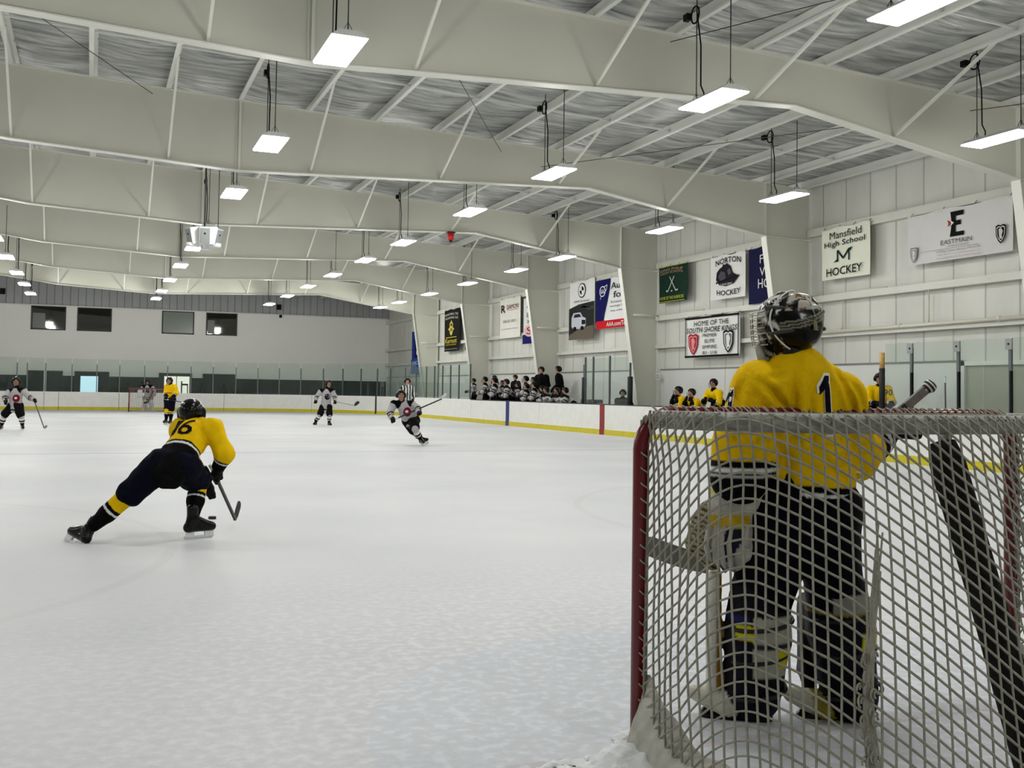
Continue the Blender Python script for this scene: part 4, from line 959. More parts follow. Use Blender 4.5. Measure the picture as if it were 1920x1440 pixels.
        if Ld < 0.004 or Ld > 0.25: return
        d /= Ld; x = np.cross(d, (0.3, 0.9, 0.2)); x /= np.linalg.norm(x); y = np.cross(d, x); vs = []
        for e_ in (p, q):
            for k in range(nseg):
                t = 2 * math.pi * k / nseg; vs.append(e_ + r * (math.cos(t) * x + math.sin(t) * y))
        g.add(vs, [(k, (k + 1) % nseg, nseg + (k + 1) % nseg, nseg + k) for k in range(nseg)], M_NET, True)
    for i in range(-3, ni + 14):
        for j in range(nj0, nj1):
            a = cache.get((i, j)) or cache.setdefault((i, j), node(i, j)); b = cache.get((i + 1, j)) or cache.setdefault((i + 1, j), node(i + 1, j)); c_ = cache.get((i, j + 1)) or cache.setdefault((i, j + 1), node(i, j + 1))
            seg(a, b); seg(a, c_)
    # roof net between crossbar and shelf
    for i in range(1, int(W / c)):
        s = i * c; d1 = np.interp(s, [p @ e - A @ e for p in shelf], [(p - A) @ bk for p in shelf])
        g.tube([Pt(s, 0.0, 1.282), Pt(s, 0.04, 1.262), Pt(s, d1 * .5, 1.243), Pt(s, d1, 1.268), Pt(s, d1 + 0.035, 1.25)], r, M_NET, nseg, caps=False)
    for j in range(1, int(0.62 / c)):
        d = j * c; ss = [s for s in np.linspace(0, W, 40) if np.interp(s, [p @ e - A @ e for p in shelf], [(p - A) @ bk for p in shelf]) > d]
        if len(ss) > 1: g.tube([Pt(s, d, 1.25 - 0.006 * math.sin(math.pi * s / W)) for s in ss], r, M_NET, nseg, caps=False)
    # lacing wound round the left and right posts
    if detail:
        for s_ in (0, W):
            g.tube([Pt(s_ + 0.036 * math.cos(t * 5) * 0.4, 0.025 + 0.014 * math.sin(t * 5), 0.12 + t * 0.045) for t in np.linspace(0, 22, 160)], 0.003, M_NET, 4, caps=False)
            g.tube([Pt(s_ + 0.012, 0.034, 0.1), Pt(s_ + 0.012, 0.034, 1.12)], 0.004, M_NET, 5)
        for s in np.linspace(0.14, W - 0.14, 40): g.tube([Pt(s, 0.034, 1.245), Pt(s, 0.03, 1.272), Pt(s, 0.0, 1.284)], 0.003, M_NET, 4, caps=False)
        # the netting gathers into a slack tangled rope where two panels meet
        SC = np.linspace(0.3, 0.8, 260); rg = random.Random(4)
        TV = np.linspace(0.2, 1.3, 12); SV = [min(SC, key=lambda q: abs(proju(surf(q, t)[0]) - (1655 - 45 * (t - 0.3)))) for t in TV]
        sg = lambda t: float(np.interp(t, TV, SV))
        for k in range(14):
            ph = rg.uniform(0, 6); am = rg.uniform(0.001, 0.005); v0 = rg.uniform(0.28, 0.75); fq = rg.uniform(4, 7)
            q = [surf(sg(t) + am * math.sin(t * fq + ph) * min(1.6, 0.2 + t) + 0.003 * (k / 7 - 1), t)[0] for t in np.linspace(v0, 1.28, 26)]; g.tube(q, 0.0032, M_NET, 4, caps=False)
        for k in range(40):
            t0 = rg.uniform(0.8, 1.27); c0 = surf(sg(t0) + rg.uniform(-.007, .007), t0)[0]; rr = rg.uniform(.008, .02)
            g.tube([c0 + (rr * math.cos(a), rr * 0.4 * math.sin(a + 1), rr * math.sin(a)) for a in np.linspace(0, rg.uniform(3, 5.5), 9)], 0.0036, M_NET, 4, caps=False)
    part(g, 'goal_net', root, 'loose knotted white cord netting')
    return root
ga = math.radians(-1.658); GA = np.array([1.915, 3.495, 0]); GE = np.array([math.cos(ga), -math.sin(ga), 0])
goal('hockey_goal', 'near red framed hockey goal seen from behind, goalie in front of it', GA, GA + GE * 1.89, (-math.sin(ga) * -1 * -1, -1, 0))
g = goal('hockey_goal', 'far red framed hockey goal against the end boards', (1.87, 59.4, 0), (3.76, 59.4, 0), (0, 1, 0), detail=False)
# snow scraped up against the near post
g = sdf('snow_pile', [ell((1.86, 3.42, -0.02), (0.17, 0.13, 0.075)), ell((1.76, 3.30, -0.02), (0.15, 0.12, 0.05)), ell((1.98, 3.62, -0.02), (0.12, 0.1, 0.05)), ell((1.60, 3.45, -0.02), (0.15, 0.09, 0.035))], 0.01, 0.04, disp=folds(28, 0.018, (1, 1, 1)), cuts=[((0, 0, 0.001), (0, 0, -1))], material=mat('ice_shavings', (238, 240, 240), 0.8, bump=0.6, bscale=60))
tag(g, 'heap of ice shavings at the foot of the near left goal post', 'snow', kind='stuff')
# puck
P = onz(398, 973, 0.0); g = MB(); g.tube([(P[0], P[1], 0.001), (P[0], P[1], 0.0265)], 0.0385, mat('puck_rubber', (12, 12, 12), 0.5), 24)
tag(g.build('hockey_puck', loc=(P[0], P[1], 0)), 'black puck on the ice ahead of the bending yellow skater', 'puck')
# ================================================================== PEOPLE
YEL = (236, 192, 8); NAVY = (7, 9, 24); BLK = (7, 7, 8); WHT = (226, 226, 222); GRY = (168, 168, 168); LGR = (196, 196, 194); MAR = (88, 20, 34)
M_BLADE = mat('skate_steel', (200, 204, 206), 0.2, 0.8); M_HOLD = mat('skate_blade_holder', (225, 226, 226), 0.35)
M_CAGE = mat('helmet_cage', (60, 62, 64), 0.35, 0.7); M_CAGEW = mat('mask_cage', (196, 190, 176), 0.3, 0.7)
M_LOGOK = ink((30, 20, 24)); M_LOGOR = ink((120, 22, 40)); M_LOGOW = ink((215, 212, 210)); M_NAVYI = ink((8, 9, 24)); M_WHITEI = ink((235, 232, 215)); M_YELI = ink((225, 205, 40))
def yellow_kit():
    def jersey(P, I, T, meta):
        C = np.tile(lin(YEL), (len(P), 1)); R = meta['role'][I]; 
        m = R == 0; bt = T[m]; c = C[m]
        for a, b, cc in ((meta.get('hem', .72), 1.01, BLK), (meta.get('hem', .72) + .10, meta.get('hem', .72) + .17, WHT)): c[(bt >= a) & (bt < b)] = lin(cc)
        C[m] = c
        m = R == 2; bt = T[m]; c = C[m]
        for a, b, cc in ((.45, 1.01, BLK), (.55, .65, WHT)): c[(bt >= a) & (bt < b)] = lin(cc)
        C[m] = c
        C[R == 3] = lin(BLK)
        return C
    return dict(jersey=jersey, pants=NAVY, sock=[(0, .42, YEL), (.42, 1.01, BLK), (.5, .55, WHT)], glove=BLK, helmet=BLK)
def grey_kit():
    def jersey(P, I, T, meta):
        C = np.tile(lin((172, 170, 170)), (len(P), 1)); R = meta['role'][I]
        m = R == 0; bt = T[m]; c = C[m]
        for a, b, cc in ((.8, .86, BLK), (.9, 1.01, (205, 204, 200))): c[(bt >= a) & (bt < b)] = lin(cc)
        C[m] = c
        C[R == 1] = lin((176, 174, 174)); C[R == 4] = lin(BLK); C[R == 3] = lin(BLK)
        m = R == 2; bt = T[m]; c = C[m]
        for a, b, cc in ((.25, .42, BLK), (.42, .5, MAR), (.5, .62, (210, 208, 205)), (.62, .8, BLK)): c[(bt >= a) & (bt < b)] = lin(cc)
        C[m] = c
        return C
    return dict(jersey=jersey, pants=(20, 16, 18), sock=[(0, .3, (176, 174, 172)), (.3, .5, (228, 226, 222)), (.5, .68, (52, 18, 26)), (.68, .8, (225, 222, 220)), (.8, 1.01, BLK)], glove=(26, 16, 20), helmet=BLK)
def unit(a): a = np.array(a, float); return a / (np.linalg.norm(a) + 1e-9)
def make_skate(root, an, toe, s, h, hold=M_HOLD, nm='skate'):
    """boot from the ankle joint to the toe cap, with its holder and steel under the sole"""
    an = np.array(an); toe = np.array(toe); f = unit(toe - an - np.array([0, 0, (toe - an)[2]])*0); d = toe - an
    # boot axis: shin end 'an', sole direction towards toe
    up = unit(np.array([0, 0, 1.0]) if 'up' not in SK else SK['up']); fw_ = unit(d - up * (d @ up)); side = np.cross(fw_, up)
    heel = an - up * 0.07 * s - fw_ * 0.035 * s; tp = heel + fw_ * 0.245 * s
    pr = [cap(an + up * 0.09 * s, 0.052 * s, an - up * 0.01 * s, 0.048 * s), cap(an, 0.048 * s, heel, 0.042 * s), cap(heel, 0.043 * s, tp - fw_ * 0.03 * s, 0.04 * s, side, 1.1), cap(an + fw_ * 0.02 * s, 0.045 * s, tp - fw_ * 0.06 * s + up * .01 * s, 0.037 * s)]
    def cf(P, I, T):
        C = np.tile(lin(BLK), (len(P), 1)); q = (P - heel) @ up; C[q < -0.030 * s] = lin((60, 60, 62)); return C
    o = sdf(nm, pr, h, 0.02 * s, colfn=cf, material=M_SHELL, parent=root)
    b0 = heel - up * 0.042 * s; g = MB()
    g.obox(b0 + fw_ * 0.015 * s - up * 0.018 * s, fw_, side, up, 0.035 * s, 0.014 * s, 0.022 * s, hold); g.obox(b0 + fw_ * 0.19 * s - up * 0.018 * s, fw_, side, up, 0.04 * s, 0.014 * s, 0.022 * s, hold)
    g.obox(b0 + fw_ * 0.1 * s - up * 0.036 * s, fw_, side, up, 0.135 * s, 0.009 * s, 0.008 * s, hold)
    hb = g.build('blade_holder'); hb.parent = o
    g = MB(); g.prism([b0 - fw_ * 0.045 * s - up * 0.044 * s - side * .002, b0 + fw_ * 0.235 * s - up * 0.044 * s - side * .002, b0 + fw_ * 0.215 * s - up * 0.064 * s - side * .002, b0 - fw_ * 0.03 * s - up * 0.064 * s - side * .002], side * 0.004, M_BLADE)
    st = g.build('steel_runner'); st.parent = o
    return o
SK = {}
def hand_glove(root, el, wr, grip, s, h, col, cuffcol=None, curl=1.0):
    """padded glove closed on a shaft running along 'grip' through the hand"""
    el = np.array(el); wr = np.array(wr); a = unit(wr - el); gdir = unit(grip); gdir = unit(gdir - a * (gdir @ a) * 0.4); n = unit(np.cross(a, gdir))
    c = wr + a * 0.065 * s
    pr = [cap(wr - a * 0.09 * s, 0.062 * s, wr - a * 0.01 * s, 0.054 * s), cap(wr - a * 0.01 * s, 0.05 * s, c, 0.05 * s, n, 1.15)]
    for i in range(4):
        o = (i - 1.5) * 0.026 * s; L = (0.05, 0.058, 0.055, 0.044)[i] * s
        k = c + gdir * o + a * 0.03 * s + n * 0.012 * s; k2 = k + a * 0.028 * s - n * 0.012 * s; k3 = k2 - n * 0.035 * s - a * 0.01 * s; k4 = k3 - a * (L * 0.6)
        pr += [cap(c + gdir * o * 0.8, 0.02 * s, k, 0.0175 * s), cap(k, 0.0175 * s, k2, 0.0165 * s), cap(k2, 0.0165 * s, k3, 0.016 * s), cap(k3, 0.016 * s, k4, 0.014 * s)]
    t0 = wr + a * 0.02 * s + gdir * 0.045 * s; t1 = t0 + a * 0.035 * s + gdir * 0.015 * s - n * 0.02 * s; t2 = t1 + a * 0.02 * s - gdir * 0.02 * s - n * 0.02 * s
    pr += [cap(t0, 0.021 * s, t1, 0.019 * s), cap(t1, 0.019 * s, t2, 0.016 * s)]
    def cf(P, I, T):
        C = np.tile(lin(col), (len(P), 1))
        if cuffcol is not None: C[(I == 0) & (T > .15) & (T < .5)] = lin(cuffcol)
        return C
    return sdf('glove', pr, h, 0.009 * s, colfn=cf, material=M_LEATHER, parent=root)
def helmet(root, hc, fdir, updir, s, h, col, cage=True, cagemat=M_CAGE, prims=None):
    f = unit(fdir); u = unit(np.array(updir) - f * (np.array(updir) @ f)); r = np.cross(f, u); hc = np.array(hc)
    pr = [ell(hc + u * 0.02 * s - f * 0.008 * s, np.array([0.112, 0.135, 0.118]) * s, r, f), cap(hc - r * 0.1 * s - u * 0.05 * s, 0.03 * s, hc - r * 0.1 * s + u * 0.02 * s, 0.035 * s), cap(hc + r * 0.1 * s - u * 0.05 * s, 0.03 * s, hc + r * 0.1 * s + u * 0.02 * s, 0.035 * s), cap(hc - f * 0.11 * s - u * 0.04 * s, 0.03 * s, hc - f * 0.11 * s + u * 0.03 * s, 0.03 * s)]
    cuts = [(hc + f * 0.065 * s + u * 0.03 * s, f * 0.75 - u * 0.65), (hc - u * 0.085 * s, -u)]
    def cf(P, I, T):
        C = np.tile(lin(col), (len(P), 1)); q = (P - hc); v = np.abs((q @ r)); m = (v > 0.05 * s) & (v < 0.058 * s) & ((q @ u) > 0.06 * s); C[m] = lin((70, 72, 76)); return C
    o = sdf('helmet', pr, h, 0.012 * s, cuts=cuts, colfn=cf, material=M_SHELL, parent=root)
    if cage:
        g = MB(); c = hc - u * 0.03 * s
        for k in range(5):
            z = (0.045 - k * 0.034) * s; w = 0.105 * s * (1 - 0.06 * k)
            g.tube([c + r * (w * math.sin(t)) + f * (0.06 * s + 0.085 * s * math.cos(t) * (1 - 0.03 * k)) + u * z for t in np.linspace(-1.4, 1.4, 9)], 0.0035 * s, cagemat, 4)
        for t in (-0.9, -0.45, 0, 0.45, 0.9):
            g.tube([c + r * (0.105 * s * math.sin(t) * (1 - 0.06 * k)) + f * (0.06 * s + 0.085 * s * math.cos(t)) + u * ((0.045 - k * 0.034) * s) for k in range(5)], 0.0035 * s, cagemat, 4)
        cg = g.build('face_cage'); cg.parent = o
    return o
def head_prims(hc, f, u, s):
    f = unit(f); u = unit(np.array(u) - f * (np.array(u) @ f)); r = np.cross(f, u); hc = np.array(hc)
    return [ell(hc + u * 0.01 * s, np.array([0.075, 0.095, 0.105]) * s, r, f), ell(hc - u * 0.06 * s + f * 0.03 * s, np.array([0.055, 0.06, 0.055]) * s, r, f), cap(hc + f * 0.088 * s + u * 0.01 * s, 0.009 * s, hc + f * 0.108 * s - u * 0.02 * s, 0.014 * s),
            ell(hc + r * 0.077 * s, np.array([0.012, 0.02, 0.03]) * s, r, f), ell(hc - r * 0.077 * s, np.array([0.012, 0.02, 0.03]) * s, r, f), cap(hc + f * 0.085 * s - u * 0.045 * s - r * .015 * s, 0.009 * s, hc + f * 0.085 * s - u * 0.045 * s + r * .015 * s, 0.009 * s)]
def face_col(hc, f, u, s, base=(186, 138, 112), hair=(40, 30, 24)):
    f = unit(f); u = unit(np.array(u) - f * (np.array(u) @ f)); r = np.cross(f, u); hc = np.array(hc)
    def cf(P, I, T):
        C = np.tile(lin(base), (len(P), 1)); q = P - hc; a = q @ f; b = q @ u; c = q @ r; n = np.linalg.norm(q, axis=1) < 0.16 * s
        C[n & (b > 0.045 * s) & (a < 0.075 * s)] = lin(hair); C[n & (a < -0.02 * s) & (b > -0.06 * s)] = lin(hair)
        C[n & (a > 0.06 * s) & (np.abs(b - 0.01 * s) < 0.010 * s) & (np.abs(np.abs(c) - 0.03 * s) < 0.014 * s)] = lin((30, 24, 22)); C[n & (a > 0.06 * s) & (np.abs(b - 0.032 * s) < 0.006 * s) & (np.abs(np.abs(c) - 0.03 * s) < 0.02 * s)] = lin(hair)
        C[n & (a > 0.07 * s) & (np.abs(b + 0.045 * s) < 0.008 * s) & (np.abs(c) < 0.024 * s)] = lin((140, 80, 74)); return C
    return cf
M_BODY = mat('body_skin', rough=0.55, vcol=True, noise=0.05)
def figure(J, kit, label, s=0.95, h=0.02, face=(0, -1, 0), headup=(0, 0, 1), group=None, grips=None, crest=None, cage=True, hf=None, name='person', skup=None, detail=False, jdisp=None, meta=None, base=None):
    """J: joints in hall coordinates. a/b are the figure's two sides as seen in the picture, left and right"""
    J = {k: np.array(v, float) for k, v in J.items()}
    feet = [J[k] for k in ('anA', 'anB')]; org = (J['hipA'] + J['hipB']) / 2; org = np.array([org[0], org[1], 0.0]) if base is None else np.array(base, float)
    root = empty(name, label, 'person', org, group)
    fd = unit(face); hd = unit(hf if hf is not None else face)
    sm = (J['shA'] + J['shB']) / 2; hm = (J['hipA'] + J['hipB']) / 2; spine = unit(hm - sm); across = unit(J['shB'] - J['shA']); chestn = unit(np.cross(across, spine))
    # body: one continuous surface
    bp = head_prims(J['head'], hd, headup, s) + [cap(J['head'] - unit(headup) * 0.06 * s, 0.055 * s, sm, 0.06 * s), cap(sm, 0.11 * s, hm, 0.10 * s, chestn, 1.35), cap(J['shA'], 0.055 * s, J['shB'], 0.055 * s)]
    for q in 'AB':
        bp += [cap(J['sh' + q], 0.05 * s, J['el' + q], 0.04 * s), cap(J['el' + q], 0.04 * s, J['wr' + q], 0.028 * s), cap(J['wr' + q], 0.03 * s, J['wr' + q] + unit(J['wr' + q] - J['el' + q]) * 0.06 * s, 0.028 * s), cap(J['hip' + q], 0.085 * s, J['kn' + q], 0.055 * s), cap(J['kn' + q], 0.052 * s, J['an' + q], 0.035 * s)]
    sdf('body', bp, h * 0.85, 0.02 * s, colfn=face_col(J['head'], hd, headup, s), material=M_BODY, parent=root)
    # jersey: role 0 trunk, 1 upper sleeve, 2 forearm sleeve, 3 collar, 4 shoulder yoke
    low = hm + spine * 0.05 * s
    pr = [cap(sm + spine * 0.08 * s, 0.175 * s, low, 0.19 * s, chestn, 1.3), cap(sm + spine * 0.05 * s, 0.15 * s, sm + spine * 0.2 * s, 0.16 * s, chestn, 1.15), cap(J['shA'], 0.098 * s, J['shB'], 0.098 * s)]
    role = [0, 5, 4]
    for q in 'AB':
        pr += [cap(J['sh' + q], 0.098 * s, J['el' + q], 0.082 * s), cap(J['el' + q], 0.082 * s, J['wr' + q] - unit(J['wr' + q] - J['el' + q]) * 0.03 * s, 0.068 * s)]; role += [1, 2]
    pr += [cap(sm - spine * 0.02 * s, 0.085 * s, sm - spine * 0.05 * s + (J['head'] - sm) * 0.25, 0.07 * s)]; role += [3]
    mt = {'role': np.array(role)}; mt.update(meta or {})
    jf = kit['jersey']
    kk = 0.035 * s
    jc = lambda P, I, T: jf(P, I, np.where(I == 0, np.clip(((P - sm) @ spine) / max(np.linalg.norm(low - sm) + 0.16 * s, 1e-3), 0, 1), T), mt)
    jm = sdf('jersey', pr, h, kk, cuts=[(low + spine * 0.13 * s, spine)], colfn=jc, parent=root, disp=jdisp or sfolds([(23, 11, 5, 0.3, 1), (9, -21, 13, 1.1, .8), (31, 17, -9, 2.0, .6)], 0.006 * s))
    pp = [cap(J['hipA'], 0.145 * s, J['hipB'], 0.145 * s), cap(hm - spine * 0.1 * s, 0.155 * s, hm, 0.155 * s, chestn, 1.2)]
    for q in 'AB': 
        k_ = J['hip' + q] + (J['kn' + q] - J['hip' + q]) * 0.86; pp += [cap(J['hip' + q], 0.14 * s, k_, 0.122 * s)]
    cutp = []
    sdf('pants', pp, h, 0.03 * s, colfn=colour(kit['pants']), parent=root, disp=folds(12, 0.014, (1, 1, 1)) if h < 0.015 else sfolds([(19, 9, 7, 0.5, 1), (11, -17, 15, 1.7, .8)], 0.008 * s))
    for q in 'AB':
        kn, an = J['kn' + q], J['an' + q]; hd_ = unit(J['hip' + q] - kn)
        sp = [cap(kn + hd_ * 0.05 * s, 0.078 * s, kn, 0.084 * s), cap(kn, 0.084 * s, kn + (an - kn) * 0.5, 0.078 * s), cap(kn + (an - kn) * 0.5, 0.078 * s, kn + (an - kn) * 0.86, 0.056 * s)]
        L = an - kn; rows = kit['sock']
        def cf(P, I, T, kn=kn, L=L, rows=rows):
            t = np.clip(((P - kn) @ L) / (L @ L) * 1.1 + 0.05, 0, 1); C = np.tile(lin(rows[0][2]), (len(P), 1)); return bands(C, t, rows)
        sdf('sock', sp, h * 0.8, 0.02 * s, colfn=cf, parent=root)
        if skup and skup.get(q) is not None: SK['up'] = skup[q]
        make_skate(root, an, J['to' + q], s, h * 0.7); SK.pop('up', None)
        gd = (grips or {}).get(q, (0.3, 0, 1)); hand_glove(root, J['el' + q], J['wr' + q], gd, s, min(h * 0.6, 0.012), kit['glove'], kit.get('cuff'))
    helmet(root, J['head'], hd, headup, s, h * 0.7, kit['helmet'], cage)
    if crest: 
        R_ = np.cross(unit(face) * -1, np.array([0, 0, 1.0])); c = sm + spine * 0.22 * s
        dsc = lambda x, y, rx, ry, n=20: ([(x + rx * math.cos(2 * math.pi * i / n), y + ry * math.sin(2 * math.pi * i / n)) for i in range(n)], [tuple(range(n))])
        sh = [(*dsc(0, 0, 0.10 * s, 0.115 * s), M_LOGOK if crest == 'black' else M_LOGOR), (*dsc(0.01 * s, 0.02 * s, 0.065 * s, 0.05 * s), M_LOGOW if crest == 'black' else M_LOGOK), (*dsc(-0.015 * s, 0.01 * s, 0.04 * s, 0.035 * s), M_LOGOK if crest == 'black' else M_LOGOW)]
        n_ = unit(face); r_ = unit(np.cross((0, 0, 1), n_)); u_ = np.cross(n_, r_)
        decal(jm, sh, c, r_, u_, 'crest', root)
    return root, jm
def stick(label, butt, heel, toe, lift=None, s=1.0, bladecol=(24, 24, 26), shaftcol=(40, 40, 42), tape=(230, 230, 228), curve=0.02, w=0.028, t=0.02, bh=0.07, group=None, tip_white=False):
    butt, heel, toe = [np.array(q, float) for q in (butt, heel, toe)]
    root = empty('hockey_stick', label, 'hockey stick', (heel[0], heel[1], heel[2]), group)
    d = unit(heel - butt); bd = unit(toe - heel); n = unit(np.cross(d, bd)); 
    M_S = mat('shaft_%d' % shaftcol[0], shaftcol, 0.35, noise=0.25, nscale=30); M_T = mat('tape_%d' % tape[0], tape, 0.7); M_B = mat('blade_%d' % bladecol[0], bladecol, 0.6, noise=0.3, nscale=40)
    L = np.linalg.norm(heel - butt); g = MB(); g.bar(butt + d * 0.14, heel, w, t, M_S, n); part(g, 'shaft', root)
    g = MB(); g.bar(butt + d * 0.02, butt + d * 0.15, w * 1.1, t * 1.15, M_T, n); g.tube([butt, butt + d * 0.03], w * 0.72, M_T, 10); part(g, 'grip_tape', root)
    upb = unit(-d + bd * (d @ bd)); pts = []; n_ = 12
    vs = []
    for i in range(n_ + 1):
        q = i / n_; p = heel + (toe - heel) * q + n * curve * math.sin(q * 1.6) * q + upb * 0.01 * q * q; hh = bh * (0.62 + 0.5 * min(1, q * 3)) * (1 if q < 0.8 else math.sqrt(max(0.05, 1 - ((q - 0.8) / 0.21) ** 2)))
        for (a, b) in ((-0.5, -1), (0.5, -1), (0.5, 1), (-0.5, 1)): vs.append(p + upb * hh * (a + 0.15) + n * 0.0045 * b)
    fs = [(i * 4 + k, i * 4 + (k + 1) % 4, i * 4 + 4 + (k + 1) % 4, i * 4 + 4 + k) for i in range(n_) for k in range(4)] + [(3, 2, 1, 0), (n_ * 4, n_ * 4 + 1, n_ * 4 + 2, n_ * 4 + 3)]
    g = MB(); g.add(vs, fs, M_B); part(g, 'blade', root)
    return root
def J2(D, pts):
    """joints from picture positions and depth offsets"""
    return {k: ond(v[0], v[1], D + (v[2] if len(v) > 2 else 0)) for k, v in pts.items()}

# ---- the bending yellow skater in the left foreground
D = 9.05
J = J2(D, dict(head=(359, 775, .42), neck=(370, 795, .34), shA=(338, 806, .40), shB=(398, 806, .26), elA=(352, 848, .50), wrA=(386, 904, .50), elB=(421, 850, .25), wrB=(410, 878, .30),
    hipA=(303, 872, 0), hipB=(345, 876, 0.0), knA=(236, 932, -.06), anA=(166, 994, -.1), toA=(118, 1036, -.12), knB=(372, 905, .22), anB=(361, 974, .06), toB=(388, 984, .14)))
kit = yellow_kit()
def jersey16(P, I, T, meta):
    C = np.tile(lin(YEL), (len(P), 1)); R = meta['role'][I]
    m = (R == 0) | (R == 5); t = T[m]; c = C[m]; tt = ((P[m] - meta['sm']) @ meta['sp']) / meta['L']
    c[tt > .46] = lin(BLK); c[(tt > .50) & (tt < .545)] = lin(WHT); C[m] = c
    m = R == 2; t = T[m]; c = C[m]; c[t > .42] = lin(BLK); c[(t > .55) & (t < .66)] = lin(WHT); C[m] = c
    C[R == 3] = lin(BLK); return C
sm = (J['shA'] + J['shB']) / 2; hm = (J['hipA'] + J['hipB']) / 2
kit['jersey'] = jersey16; kit['sock'] = [(0, .38, YEL), (.38, 1.01, BLK), (.47, .52, WHT)]; kit['cuff'] = None
face_ = unit(np.array([0.35, 0.93, 0]))
upA = unit(J['knA'] - J['anA']) * 0.75 + np.array([0, 0, .35])
root, jm = figure(J, kit, 'yellow and black skater bending low over the puck, left leg stretched back', s=0.97, h=0.010, face=face_, headup=(0.1, 0.35, 0.93), cage=True, skup={'A': unit(np.array([0.45, 0.1, 0.75]))}, grips={'A': (0.5, 0.2, -1), 'B': (0.35, 0.2, -1)}, meta={'sm': sm, 'sp': unit(hm - sm), 'L': np.linalg.norm(hm - sm) + .1},
    jdisp=folds(13, 0.02, (1, .6, .7)))
# number on the back
sp = unit(hm - sm); c = sm + sp * 0.10; nb = unit(np.cross(unit(J['shB'] - J['shA']), sp)); 
if nb @ (CAM - c) < 0: nb = -nb
r_ = unit(J['shB'] - J['shA']); r_ = unit(r_ - nb * (r_ @ nb)); u_ = np.cross(nb, r_)
if u_ @ sp > 0: u_ = -u_; r_ = np.cross(u_, nb)
def glyph(t, x, y, w, h, m, bold=.05):
    V, F = text_mesh(t, bold); return ([(x + a * w, y + b * h) for a, b in V], F, m)
decal(jm, [glyph('1', -0.10, 0, 0.08, 0.20, M_NAVYI, .08), glyph('6', 0.03, 0, 0.14, 0.20, M_NAVYI, .08)], c, r_, u_, 'back_number', root)
g = MB(); q = ond(318, 893, 9.0); g.tube([q + (0, 0, .08), q, q + (-.02, 0, -.06)], [0.012, 0.02, 0.004], M_BLACK, 6); part(g, 'loose_strap', root)
stick('black stick reaching down to the ice from the bending skater gloves', ond(395, 872, 9.5), ond(441, 974, 9.9) , ond(451, 944, 10.1), curve=0.0, w=0.03, bh=.065, shaftcol=(52, 52, 54))

# ---- skater in grey at the left edge
gk = grey_kit(); D = 31.2
J = J2(D, dict(head=(30, 715, 0), shA=(20, 734, 0), shB=(43, 732, 0), elA=(9, 744, -.1), wrA=(10, 752, -.3), elB=(55, 745, 0), wrB=(63, 749, -.1), hipA=(23, 762, 0), hipB=(34, 762, 0), knA=(8, 778, -.1), anA=(3, 797, 0), toA=(-2, 801, -.35), knB=(40, 780, -.1), anB=(42, 797, 0), toB=(46, 801, -.35)))
r1, _ = figure(J, gk, 'grey jersey skater at the left edge with stick blade on the ice', s=1.0, h=0.02, face=(0.1, -1, 0), crest='red', grips={'B': (.4, 0, -1)})
stick('grey hockey stick held low by the skater at the left edge', ond(61, 742, D), ond(83, 803, D - .3), ond(89, 799, D - .3), bladecol=(150, 150, 150), shaftcol=(95, 95, 98), curve=0)
# ---- far goalkeeper
D = 57.6
J = J2(D, dict(head=(276.5, 717, 0), shA=(269, 725, 0), shB=(285, 725, 0), elA=(264, 731, 0), wrA=(263, 738, -.2), elB=(290, 732, 0), wrB=(286, 739, -.3), hipA=(273, 746, 0), hipB=(282, 746, 0), knA=(272, 757, -.1), anA=(270, 768, 0), toA=(266, 770, -.2), knB=(283, 757, -.1), anB=(285, 768, 0), toB=(289, 770, -.2)))
gk2 = grey_kit(); gk2['pants'] = (150, 150, 150)
r2, _ = figure(J, gk2, 'far goalkeeper in grey and white standing in the far goal', s=1.02, h=0.025, face=(-.05, -1, 0), crest='black')
for q, nm in (('A', 'leg_pad'), ('B', 'leg_pad')):
    kn, an = J['kn' + q], J['an' + q]; f = np.array([0, -0.09, 0]); sdf('leg_pad', [cap(kn + f + (0, 0, .12), 0.12, an + f + (0, 0, -.02), 0.13, (0, 1, 0), 1.8), cap(an + f, .1, an + f + (-.06 if q == 'A' else .06, -.08, -.06), .08)], 0.025, .03, colfn=colour((205, 203, 200)), material=M_LEATHER, parent=r2)
sdf('blocker_pad', [rbox(J['wrA'] + (-.02, -.12, 0), (.13, .04, .2), .03)], .02, colfn=colour((228, 226, 222)), material=M_LEATHER, parent=r2); sdf('catching_glove', [ell(J['wrB'] + (.05, -.1, .03), (.15, .08, .17))], .02, colfn=colour((190, 160, 160)), material=M_LEATHER, parent=r2)
stick('dark goalkeeper stick slanting in front of the far goalie', J['wrB'] + (.1, -.15, .35), J['wrB'] + (-.25, -.2, -.45), J['wrB'] + (-.45, -.22, -.5), w=.07, bh=.09, shaftcol=(70, 40, 44))
